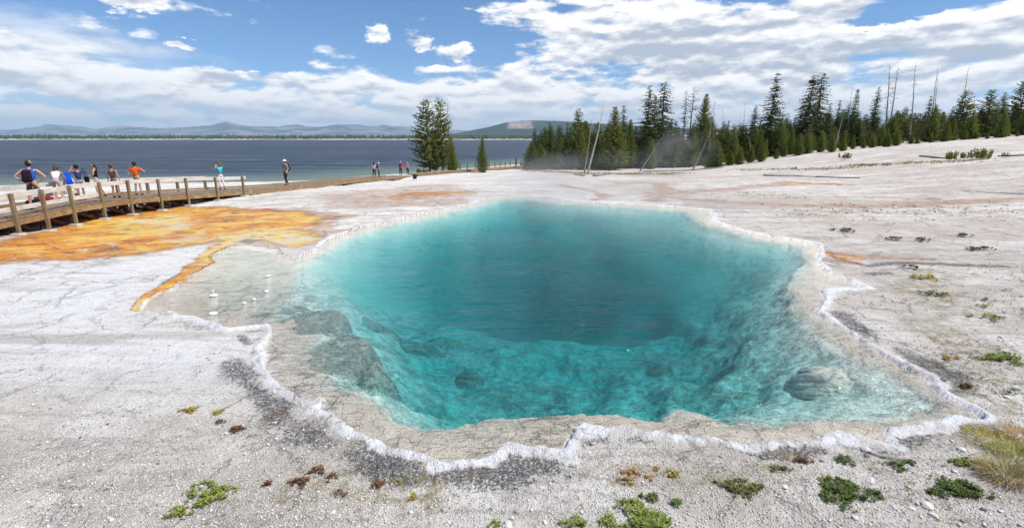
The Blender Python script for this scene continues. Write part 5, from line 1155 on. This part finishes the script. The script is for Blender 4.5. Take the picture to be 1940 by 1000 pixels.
# ------------------------------------------------------------------ plants, stones, steam
def plantmat(name, a, b, tr=.2):
    t = material(name); g = t.n('ShaderNodeNewGeometry'); c = t.mix(g.outputs['Random Per Island'], a, b)
    bs = princ(t, c, .6, .25); tl = t.n('ShaderNodeBsdfTranslucent'); t.put(tl.inputs[0], c); mx = t.n('ShaderNodeMixShader'); mx.inputs[0].default_value = tr
    t.L.new(bs, mx.inputs[1]); t.L.new(tl.outputs[0], mx.inputs[2]); t.L.new(mx.outputs[0], t.out.inputs[0]); return t.mat
G_green = plantmat('leaf_green', (.14, .20, .035), (.38, .43, .10)); G_dark = plantmat('leaf_dark', (.06, .10, .022), (.19, .25, .06)); G_olive = plantmat('leaf_olive', (.10, .11, .03), (.26, .25, .07))
G_yel = plantmat('leaf_yellow', (.30, .25, .03), (.55, .42, .06)); G_straw = plantmat('straw', (.30, .24, .11), (.55, .46, .24)); G_brown = plantmat('brown_sprig', (.12, .06, .035), (.30, .17, .09)); G_ochre = plantmat('ochre_tuft', (.36, .22, .08), (.62, .42, .18))
def hgt(xy):
    return lookup(np.asarray(xy, float))
class PatchV:
    def __init__(s): s.V = []; s.F = []
    def leaf(s, b, d, L, w, up=.3):
        d = d / (np.linalg.norm(d) + 1e-9); sd = np.cross(d, (0, 0, 1.0)); n_ = np.linalg.norm(sd); sd = sd / n_ if n_ > .05 else np.array([1., 0, 0])
        n0 = len(s.V); s.V += [b, b + d * L * .45 + sd * w / 2, b + d * L - np.array([0, 0, L * .08]), b + d * L * .45 - sd * w / 2]; s.F.append((n0, n0+1, n0+2, n0+3))
    def blade(s, b, d, L, w, droop):
        d = d / (np.linalg.norm(d) + 1e-9); sd = np.cross(d, (0, 0, 1.0)); sd = sd / (np.linalg.norm(sd) + 1e-6) * w; p = b; n0 = len(s.V); k = 4
        for i in range(k + 1):
            f = i / k; q = b + d * L * f - np.array([0, 0, droop * L * f * f]); s.V += [q - sd * (1 - f * .85), q + sd * (1 - f * .85)]
        for i in range(k): s.F.append((n0 + 2*i, n0 + 2*i + 1, n0 + 2*i + 3, n0 + 2*i + 2))
def mat_plant(px, py, rpx, label, mat, seed, leaf=.035, n=60, asp=.75, name='mat_plant', gap=.0, cat='plant', hgh=1.0, group=None):
    """a low leafy mat of many little rosettes, ragged outline, gaps"""
    c = np.array(drop(px, py, CAMZ)); r_ = rpx * c[1] / 960; rn = np.random.default_rng(seed); P_ = PatchV()
    cx_, cy_ = [], []
    while len(cx_) < n:
        a = rn.uniform(0, 6.28); q = math.sqrt(rn.random()) * r_ * (1 + .35 * math.sin(3 * a + seed) * 1); x, y = math.cos(a) * q, math.sin(a) * q * asp
        if vnoise(np.array([x / r_ * 3.2 + seed]), np.array([y / r_ * 3.2]), seed)[0] < .36 + gap: continue
        cx_.append(x); cy_.append(y)
    zz, _ = hgt(np.stack([np.array(cx_) + c[0], np.array(cy_) + c[1]], 1)); z0, _ = hgt(np.array([[c[0], c[1]]]))
    for x, y, z in zip(cx_, cy_, zz):
        dome = .35 * leaf * hgh * rn.random() + leaf * .6 * hgh * (1 - (x*x + y*y) / (r_*r_*1.8))
        b = np.array([x, y, z - z0[0] + max(dome, .0) * .8]); m = rn.integers(8, 14)
        for i in range(m):
            a = rn.uniform(0, 6.28); P_.leaf(b + rn.normal(0, .005, 3), np.array([math.cos(a), math.sin(a), rn.uniform(.1, 1.3)]), leaf * rn.uniform(.6, 1.15), leaf * .34)
    me = mesh(name, P_.V, P_.F); o = link(name, me, mat); o.location = (c[0], c[1], float(z0[0])); tag(o, label, cat, group)
    if n > 20:                                       # dead stems and litter caught in the mat
        Q_ = PatchV()
        for i in range(int(n * .9)):
            j = rn.integers(0, len(cx_)); b = np.array([cx_[j], cy_[j], zz[j] - z0[0] + .003]) + rn.normal(0, leaf * .9, 3) * (1, 1, 0); a = rn.uniform(0, 6.28)
            for q in range(3): Q_.leaf(b, np.array([math.cos(a + q), math.sin(a + q), rn.uniform(.05, .9)]), leaf * rn.uniform(.5, 1.4), leaf * .09)
        link('dead_stems', mesh('dead_stems', Q_.V, Q_.F), G_brown, o)
    return o
GR = 'green mat plants near the pool'
for a in [
 (392,942,48,'bright green sprawling mat plant at the lower left, the only large one there',G_green,1,.034,110,.9),
 (338,976,26,'small green patch at the lower left foot of the sprawling mat',G_green,2,.030,26,.6),
 (1200,985,62,'wide bright green mat plant cut by the lower edge, centre of the picture',G_green,3,.040,150,.7),
 (1088,996,24,'little green mat on the lower edge, left of the wide bright one',G_green,4,.034,24,.6),
 (940,998,14,'tiny green tuft on the lower edge below the pool',G_green,41,.030,8,.6),
 (1230,946,18,'dark green sprig patch just above the wide bright mat',G_dark,5,.030,22,.7),
 (1278,958,12,'small dark green sprig right of the patch above the wide mat',G_dark,6,.030,14,1.0),
 (1402,927,44,'yellowish green mat with dead brown stems left of the big dark mats',G_olive,7,.032,90,.7),
 (1478,892,22,'low green streak of leaves just under the dark grit at lower right',G_olive,8,.028,26,.45),
 (1602,936,58,'thick dark green mat with brown left side at the lower right',G_dark,9,.036,190,.62),
 (1606,966,14,'small dark green sprig hanging below the thick dark mat',G_dark,10,.032,12,1.0),
 (1600,877,19,'small dark green cushion close under the pool edge',G_dark,11,.030,30,.9),
 (1562,912,10,'tiny yellow-green sprig above the thick dark mat',G_olive,12,.026,9,1.0),
 (1692,883,24,'green leafy strip beside the weathered brown stick',G_dark,13,.028,30,.5),
 (1704,892,12,'small green sprig right below the leafy strip by the stick',G_dark,14,.028,12,.9),
 (1728,880,12,'green leaves touching the middle of the weathered stick',G_dark,15,.028,12,.6),
 (1815,932,58,'wide dark green mat plant below the big straw tuft',G_dark,16,.036,170,.5),
 (1835,880,52,'loose green mat left of the big straw tuft',G_green,17,.030,80,.35),
 (1898,682,44,'lush green cushion at the right edge above the pool corner',G_green,18,.045,110,.6),
 (1866,604,24,'pale green leafy patch on the right gravel',G_green,19,.045,24,.8),
 (1862,582,20,'small green patch above the pale leafy patch on the right',G_green,20,.045,16,.6),
 (1885,604,16,'green tuft right of the pale leafy patch',G_green,21,.045,12,.6),
 (1872,570,12,'tiny green tuft, topmost of those on the right gravel',G_green,22,.045,8,.6),
 (1908,552,8,'very small green tuft high on the right gravel',G_green,43,.045,6,.6),
 (360,780,17,'yellow-green cushion with thin stems on the left gravel',G_yel,23,.026,40,.7),
 (414,784,11,'smaller yellow cushion right of the yellow-green one',G_yel,24,.024,18,.8),
 (448,818,12,'brown dry tuft on the left gravel',G_brown,25,.034,26,.8),
 (418,802,9,'faint brown dry tuft between the yellow cushions',G_brown,26,.030,9,.7),
 (782,946,9,'tiny yellow sprig below the pool',G_yel,27,.024,14,1.2),
 (755,914,6,'tiny yellow-brown sprig below the white crust',G_yel,28,.022,6,1.0),
 (602,896,14,'reddish brown tuft with a yellow foot below the left crust',G_brown,29,.032,24,.9),
 (568,918,18,'spreading reddish brown dry tuft below the left crust',G_brown,30,.034,26,.8),
 (508,922,11,'small reddish brown tuft further left',G_brown,31,.032,10,.8),
 (716,922,14,'brown dry tuft below the middle of the left crust',G_brown,32,.030,18,.9),
 (629,908,9,'tall thin brown sprig between the brown tufts',G_brown,33,.034,8,1.4),
 (645,938,13,'cluster of small brown seed heads',G_brown,34,.020,18,.8),
 (1520,876,16,'brown dead cushion near the pool edge at the lower right',G_brown,35,.028,30,.6),
 (1196,898,18,'upper orange-brown lichen cushion below the dark crust ledge',G_ochre,36,.024,40,.6),
 (1186,914,20,'lower orange-brown lichen cushion below the dark crust ledge',G_ochre,37,.024,40,.6),
 (1232,908,11,'small ochre cushion right of the orange-brown ones',G_ochre,38,.022,16,.8),
 (1276,901,16,'yellow cushion right of the ochre ones',G_yel,39,.022,30,.6),
 (1246,891,10,'faint ochre cushion above the yellow one',G_ochre,40,.022,10,.7),
 (1600,439,17,'flat green patch on the white slope right of the pool',G_olive,44,.10,26,.9),
 (1694,456,12,'left one of three low olive patches on the right slope',G_olive,45,.10,16,.9),
 (1750,458,16,'middle one of three low olive patches on the right slope',G_olive,46,.10,18,.8),
 (1825,449,10,'right one of three low olive patches on the right slope',G_dark,47,.10,12,.8),
 (1856,474,24,'long thin dark green streak of plants on the right slope',G_dark,48,.09,26,.5),
 (1722,510,14,'sparse olive tuft beside the grey runoff streak',G_olive,49,.08,14,.8),
 (1750,528,22,'broad yellowish tuft patch on the right gravel',G_yel,50,.055,40,.9),
 (1768,560,26,'second yellowish patch, below the broad one on the right gravel',G_olive,51,.055,34,.9),
 (1800,681,20,'faint orange patch of dry plants above the pool corner',G_ochre,52,.04,24,.6),
 (1830,735,11,'dark brown clump close to the right end of the crust',G_brown,53,.04,20,.6),
 (1908,748,10,'green sprig beside a white stone at the far right',G_olive,54,.035,8,1),
]: mat_plant(a[0], a[1], a[2], a[3], a[4], a[5], a[6], a[7], a[8], group=GR if a[4] in (G_green, G_dark, G_olive) else 'dry tufts near the pool')
def grass_tuft(px, py, label, L, n, mat, seed, spread=.12, lean=(0, 0)):
    c = np.array(drop(px, py, CAMZ)); z0, _ = hgt(np.array([[c[0], c[1]]])); rn = np.random.default_rng(seed); P_ = PatchV()
    for i in range(n):
        a = rn.uniform(0, 6.28); q = spread * math.sqrt(rn.random()); b = np.array([math.cos(a) * q, math.sin(a) * q, 0.]); o_ = rn.uniform(.15, 1.1)
        P_.blade(b, np.array([math.cos(a) * o_ + lean[0], math.sin(a) * o_ + lean[1], 1.0]), L * rn.uniform(.5, 1.1), .0028, rn.uniform(.2, .75))
    me = mesh('grass_tuft', P_.V, P_.F); o = link('grass_tuft', me, mat); o.location = (c[0], c[1], float(z0[0])); tag(o, label, 'grass tuft', 'long grass tufts at the right edge')
grass_tuft(1905, 905, 'big straw-coloured grass tuft with long drooping blades, nearest the lower right corner', .22, 800, G_straw, 1, .20, (-.15, 0))
grass_tuft(1925, 868, 'yellow-green grass tuft behind the big straw tuft', .20, 650, plantmat('yellow_grass', (.26, .25, .06), (.50, .46, .16)), 2, .22)
grass_tuft(1880, 838, 'golden low grass tuft at the right, uppermost of the group', .13, 520, G_yel, 3, .24)
grass_tuft(1935, 830, 'orange-tinted grass tuft on the right picture edge', .14, 420, G_ochre, 4, .2)
# scattered dry sprigs and grass: uncountable
rn = np.random.default_rng(12)
def scatter(n, xr, yr, keepf):
    a = rn.uniform(0, 1, (n, 2)); px = xr[0] + a[:, 0] * (xr[1] - xr[0]); py = yr[0] + a[:, 1] * (yr[1] - yr[0])
    v = 500 - py; fw = F * CT + v * ST; up = v * CT - F * ST; d = CAMZ / -(up / fw); X_ = (px - 970) / fw * d
    P_ = np.stack([X_, d], 1); z, M = lookup(P_); sdp = seg_sd(P_, RW); k = keepf(P_, z, M, sdp); return P_[k], z[k]
P_ = PatchV(); Pt, zt = scatter(1500, (60, 1100), (690, 1040), lambda P, z, M, s: (s > .35) & (vnoise(P[:, 0] * 1.8, P[:, 1] * 1.8, 5) > .55))
for (x, y), z in zip(Pt, zt):
    b = np.array([x, y, z]); 
    for i in range(rn.integers(2, 6)): a = rn.uniform(0, 6.28); P_.leaf(b, np.array([math.cos(a), math.sin(a), rn.uniform(.2, 2.2)]), rn.uniform(.010, .028), .006)
o = link('dry_sprigs', mesh('dry_sprigs', P_.V, P_.F), G_brown); tag(o, 'sprinkling of tiny brown dried sprigs over the near white ground', 'sprigs', kind='stuff')
P_ = PatchV(); Pt, zt = scatter(2600, (1150, 1960), (500, 1040), lambda P, z, M, s: (s > .4) & (vnoise(P[:, 0] * 1.1, P[:, 1] * 1.1, 8) > .52))
for (x, y), z in zip(Pt, zt):
    b = np.array([x, y, z]); L = .02 + .005 * y
    for i in range(rn.integers(3, 7)): a = rn.uniform(0, 6.28); P_.leaf(b + rn.normal(0, .012, 3) * (1, 1, 0), np.array([math.cos(a), math.sin(a), rn.uniform(.5, 2.4)]), L * rn.uniform(.5, 1.1), L * .16)
o = link('sparse_grass', mesh('sparse_grass', P_.V, P_.F), plantmat('sparse_blades', (.20, .17, .06), (.38, .33, .13))); tag(o, 'sparse short yellowish grass sprinkled over the gravel on the right', 'grass', kind='stuff')
# far dry grass at the edge of the trees and on the slope
P_ = PatchV()
def far_line(L, w, n, h_):
    Q = G2(L)
    for i in range(n):
        k = rn.uniform(0, len(Q) - 1.001); j = int(k); c = Q[j] + (Q[j+1] - Q[j]) * (k - j) + rn.normal(0, w, 2); z = gz(c[0], c[1]) + .04
        for q in range(5):
            a = rn.uniform(0, 6.28); P_.leaf(np.array([c[0], c[1], z]) + rn.normal(0, .12, 3) * (1, 1, 0), np.array([math.cos(a), math.sin(a), 1.5]), h_ * rn.uniform(.5, 1.2), .05)
far_line([(1000,324),(1150,331),(1290,331)], 1.0, 420, .28); far_line([(790,331),(900,328)], .8, 160, .3); far_line([(1400,324),(1560,322),(1700,312),(1850,306)], .8, 260, .22); far_line([(1600,316),(1690,314)], .25, 60, .3)
far_line([(1480,404),(1700,402),(1940,400)], 1.3, 110, .08); far_line([(1380,370),(1560,375)], 1.3, 50, .07)
o = link('dry_grass', mesh('dry_grass', P_.V, P_.F), plantmat('far_straw', (.19, .16, .06), (.36, .31, .13))); tag(o, 'thin dry grass at the foot of the forest and across the far slope', 'grass', kind='stuff')
# bushes on the slope
def bush(px, py, wpx, hpx, label, seed, mat):
    g = ground(px, py); s = g[1] / 960; rn2 = np.random.default_rng(seed); P_ = PatchV(); R_ = wpx * s / 2; Hh = hpx * s
    for c in range(int(9 + wpx * .5)):
        a = rn2.uniform(0, 6.28); q = R_ * math.sqrt(rn2.random()); b0 = np.array([math.cos(a) * q, math.sin(a) * q * .6, 0.]); tip = b0 * 1.25 + np.array([0, 0, Hh * rn2.uniform(.5, 1.0)])
        for i in range(34):
            k = rn2.uniform(.1, 1); p_ = b0 + (tip - b0) * k; a2 = rn2.uniform(0, 6.28); P_.leaf(p_, np.array([math.cos(a2), math.sin(a2), .6 + k]), Hh * .30 * (1.2 - k * .6), Hh * .07)
    o = link('bush', mesh('bush', P_.V, P_.F), mat); o.location = tuple(g); tag(o, label, 'bush', 'small bushes on the slope')
bush(1803,305,20,17,'small pointed green bush, left of the three on the white slope',1,L_young); bush(1824,302,16,12,'smaller bush touching the wide one on the white slope',2,L_young); bush(1853,303,40,20,'wide spiky green bush, the largest on the white slope',3,L_young)
bush(1904,299,12,9,'lone tiny bush right of the wide one on the white slope',4,L_young); bush(1600,302,20,12,'low dark green bush in front of the young pines',5,L_young); bush(1420,308,12,6,'tiny bush below the small young pine on the slope',6,L_pine)
bush(795,331,10,11,'small round dark bush left of the lakeside clump of pines',7,L_pine); bush(806,331,12,11,'second small bush, touching the foot of the lakeside clump',8,L_pine); bush(1504,322,10,6,'tiny dry bush in the middle of the far slope',9,L_pine); bush(1003,324,20,14,'low pale green bush at the foot of the outermost forest spruce',10,L_pine)
# stones
def rock_mesh(seed, sub=2, amp=.28):
    bm = bmesh.new(); bmesh.ops.create_icosphere(bm, subdivisions=sub, radius=1); r = random.Random(seed); dirs = [(Vector((r.gauss(0, 1), r.gauss(0, 1), r.gauss(0, 1))).normalized(), r.uniform(.55, .9)) for _ in range(9)]
    for v in bm.verts:
        for d, k in dirs:
            e = v.co.dot(d) - k
            if e > 0: v.co -= d * e * .92
    me = bpy.data.meshes.new('stone'); bm.to_mesh(me); bm.free(); return me
M_wstone = simple('pale_stone', (.66, .64, .60), .9, .2, .15, 20, .4, 60); M_gstone = simple('grey_stone', (.22, .20, .18), .9, .2, .3, 20, .4, 60)
STN = [(631,974,7,M_wstone,'white rounded stone on the lower left gravel'),(962,1000,14,M_wstone,'broad white stone at the lower edge below the pool'),(1026,928,5,M_wstone,'small white stone right of the pool bottom'),(1032,994,8,M_wstone,'white stone near the left of the little green mat on the lower edge'),
 (1648,914,12,M_wstone,'large white stone right above the thick dark mat'),(1486,926,9,M_wstone,'white flat stone left of the thick dark mat'),(1690,928,6,M_wstone,'white stone left of the short thin stick'),(1641,856,11,M_wstone,'flat white stone by the left end of the weathered stick'),
 (1641,866,8,M_gstone,'flat grey stone just below the left end of the weathered stick'),(1908,756,8,M_wstone,'bright white stone at the far right by a green sprig'),(1925,740,12,M_wstone,'large pale stone cut near the right edge'),(1912,738,6,M_wstone,'small pale stone touching the large one near the right edge'),
 (1556,876,6,M_gstone,'dark stone near the brown dead cushion'),(1660,898,5,M_gstone,'small dark stone above the large white stone'),(1755,962,14,M_wstone,'long low white stone in the broken crust at the lower right'),(1726,966,9,M_wstone,'white crust lump left of the long low stone'),(1768,980,11,M_wstone,'white crust lump below the long low stone'),
 (1822,855,10,M_wstone,'pale stone below the right end of the crust'),(930,968,5,M_gstone,'tiny dark stone below the middle of the pool'),(1786,724,9,M_gstone,'brown stone lying on the white crust at the right'),(1100,960,4,M_gstone,'small dark stone left of the wide bright mat'),(1620,984,9,M_wstone,'flat whitish stone under the thick dark mat'),
 (300,880,5,M_gstone,'small grey stone alone on the lower left gravel'),(96,775,4,M_gstone,'dark pebble at the far left gravel'),(1864,968,8,M_gstone,'dark flat stone right of the broken crust'),(1895,640,6,M_wstone,'pale stone above the lush green cushion')]
for i, (px, py, r_, mt, lab) in enumerate(STN):
    c = drop(px, py, CAMZ); s = r_ * c[1] / 960; z, _ = hgt(np.array([[c[0], c[1]]])); o = link('stone', rock_mesh(i), mt); o.location = (c[0], c[1], float(z[0]) + s * .18); o.scale = (s, s * .85, s * .5); o.rotation_euler = (0, 0, i * 1.7); tag(o, lab, 'stone', 'loose stones round the pool')
# islets of white crust in the shallow left lobe
for i, (px, py, r_, lab) in enumerate([(404,593,9,'nearest and largest white crust islet in the shallow lobe'),(404,559,8,'white crust islet left of centre in the shallow lobe'),(462,573,5,'small crust islet in the middle of the shallow lobe'),(481,566,4,'tiny crust islet right of the middle one'),(508,522,6,'thin crust islet furthest from the camera in the shallow lobe'),(505,551,5,'crust islet on the right side of the shallow lobe'),(403,551,3,'crumb of crust just behind the left islet')]):
    c = drop(px, py, CAMZ); s = r_ * c[1] / 960; o = link('crust_islet', rock_mesh(60 + i), simple('white_crust', (.8, .8, .79), .9) if i == 0 else bpy.data.materials['white_crust']); o.location = (c[0], c[1], -.005); o.scale = (s * 1.05, s * .95, .022); o.rotation_euler = (0, 0, i); tag(o, lab, 'crust islet', 'crust islets in the shallows')
# the drowned mound
bm = bmesh.new(); bmesh.ops.create_icosphere(bm, subdivisions=6, radius=1)
co = np.array([v.co[:] for v in bm.verts]); nzv = fbm(co[:, 0] * 2 + 5, co[:, 1] * 2 + co[:, 2] * 2.7, 1.4, 5, 31); gro = fbm(co[:, 0] * 1.2 + co[:, 2] * .5, co[:, 1] * 7 + co[:, 2] * 5, 1.2, 3, 37)
for v, a, g in zip(bm.verts, nzv, gro): v.co *= 1 + .16 * a + .045 * g
me = bpy.data.meshes.new('sunken_mound'); bm.to_mesh(me); bm.free(); me.polygons.foreach_set('use_smooth', np.ones(len(me.polygons), bool))
c = drop(1575, 752, CAMZ + .42); o = link('sunken_mound', me, simple('mound_sinter', (.50, .48, .42), .9, .2, .25, 5, .6, 30)); o.location = (c[0], c[1] + .1, -.46); o.scale = (.46, .50, .40); tag(o, 'smooth grey mound of rock under the water near the right corner of the pool', 'rock')
c = drop(1700, 745, CAMZ + .25)
# gravel: thousands of crumbs
rng = np.random.default_rng(3); N = 40000
px = rng.uniform(-60, 2000, N); py = 560 + 500 * rng.random(N) ** .75; v = 500 - py; fw = F * CT + v * ST; up = v * CT - F * ST; d = CAMZ / -(up / fw); P_ = np.stack([(px - 970) / fw * d, d], 1)
z, M = lookup(P_); sdp = seg_sd(P_, RW); dens_ = np.clip(.25 + .75 * M['rough'] - .8 * M['dark'], .03, 2)
k = (sdp > .16) & (M['rim'] < .3) & (rng.random(N) < dens_ * (.4 + .9 * vnoise(P_[:, 0] * 1.5, P_[:, 1] * 1.5, 9))); P_ = P_[k]; z = z[k]; n = len(P_)
sz = .0035 + .0065 * rng.random(n) ** 4 + .0007 * P_[:, 1]; sz = np.where(rng.random(n) < .02, sz * 2.2, sz)
O_ = np.array([[1,0,0],[0,1,0],[-1,0,0],[0,-1,0],[0,0,1],[0,0,-1.]]); T_ = np.array([[0,1,4],[1,2,4],[2,3,4],[3,0,4],[1,0,5],[2,1,5],[3,2,5],[0,3,5]])
J_ = O_[None] * rng.uniform(.6, 1.3, (n, 6, 1)) * sz[:, None, None]; an = rng.uniform(0, 6.28, n); ca, sa = np.cos(an), np.sin(an)
V = np.stack([J_[..., 0] * ca[:, None] - J_[..., 1] * sa[:, None], J_[..., 0] * sa[:, None] + J_[..., 1] * ca[:, None], J_[..., 2] * .7], -1); V[..., 0] += P_[:, 0:1]; V[..., 1] += P_[:, 1:2]; V[..., 2] += (z + sz * .3)[:, None]
FQ = (np.arange(n)[:, None, None] * 6 + T_[None]).reshape(-1, 3)
t = material('crumb_gravel'); g = t.n('ShaderNodeNewGeometry').outputs['Random Per Island']; c = t.mix(t.ss(g, .1, .45), (.36, .325, .28), (.66, .62, .56)); c = t.mix(t.ss(g, .4, .7), c, (.76, .725, .67)); t.L.new(princ(t, c, .9, .2), t.out.inputs[0])
o = link('gravel', mesh('gravel', V.reshape(-1, 3), FQ), t.mat); tag(o, 'loose crumbs of pale sinter gravel covering the near ground', 'gravel', kind='stuff')
# steam
def steam(px, py, D, sx, sy, sz, dens_, seed, label, col=(1, 1, 1)):
    c = at(px, py, D) if py < 350 else drop(px, py, CAMZ); bm = bmesh.new(); bmesh.ops.create_icosphere(bm, subdivisions=3, radius=1); me = bpy.data.meshes.new('steam'); bm.to_mesh(me); bm.free()
    t = material('steam_vapour'); P = t.n('ShaderNodeTexCoord').outputs['Object']
    ln = t.n('ShaderNodeVectorMath', operation='LENGTH'); t.L.new(P, ln.inputs[0]); fall = t.ss(ln.outputs['Value'], 1.0, .25)
    nz = t.ss(t.noise(t.map(P, (1.6, 1.6, 1.1), loc=(seed, 0, 0)), 1.3, 4, .55, .8), .40, .66)
    pv = t.n('ShaderNodeVolumePrincipled'); pv.inputs['Color'].default_value = col + (1,); t.L.new(t.m('MULTIPLY', t.m('MULTIPLY', fall, nz), dens_), pv.inputs['Density']); pv.inputs['Anisotropy'].default_value = .2
    t.L.new(pv.outputs[0], t.out.inputs[1]); o = link('steam', me, t.mat); o.location = (c[0], c[1], c[2] + (sz * .75 if py >= 350 else 0)); o.scale = (sx, sy, sz); tag(o, label, 'steam', kind='stuff')
steam(1130, 440, 0, 6.5, 7.5, 1.7, .10, 3, 'faint steam drifting low over the far half of the hot spring')
steam(1290, 285, 72, 6.5, 4, 3.6, .10, 7, 'grey wisp of steam rising in front of the trees')
steam(1060, 310, 64, 7, 3, 1.6, .06, 9, 'thin steam veil before the foot of the forest by the white snag')
# ------------------------------------------------------------------ haze: the air between here and the mountains
hb = MB(); hb.box((0, 7000, 245), (34000, 17500, 520)); 
t = material('air'); pv = t.n('ShaderNodeVolumePrincipled'); pv.inputs['Color'].default_value = (.52, .76, 1, 1); pv.inputs['Density'].default_value = 7.5e-5
pv.inputs['Anisotropy'].default_value = 0; t.L.new(pv.outputs[0], t.out.inputs[1])
hz = hb.build('haze', t.mat); tag(hz, kind='stuff', label='thin blue haze lying between the lake and the mountains', cat='haze')
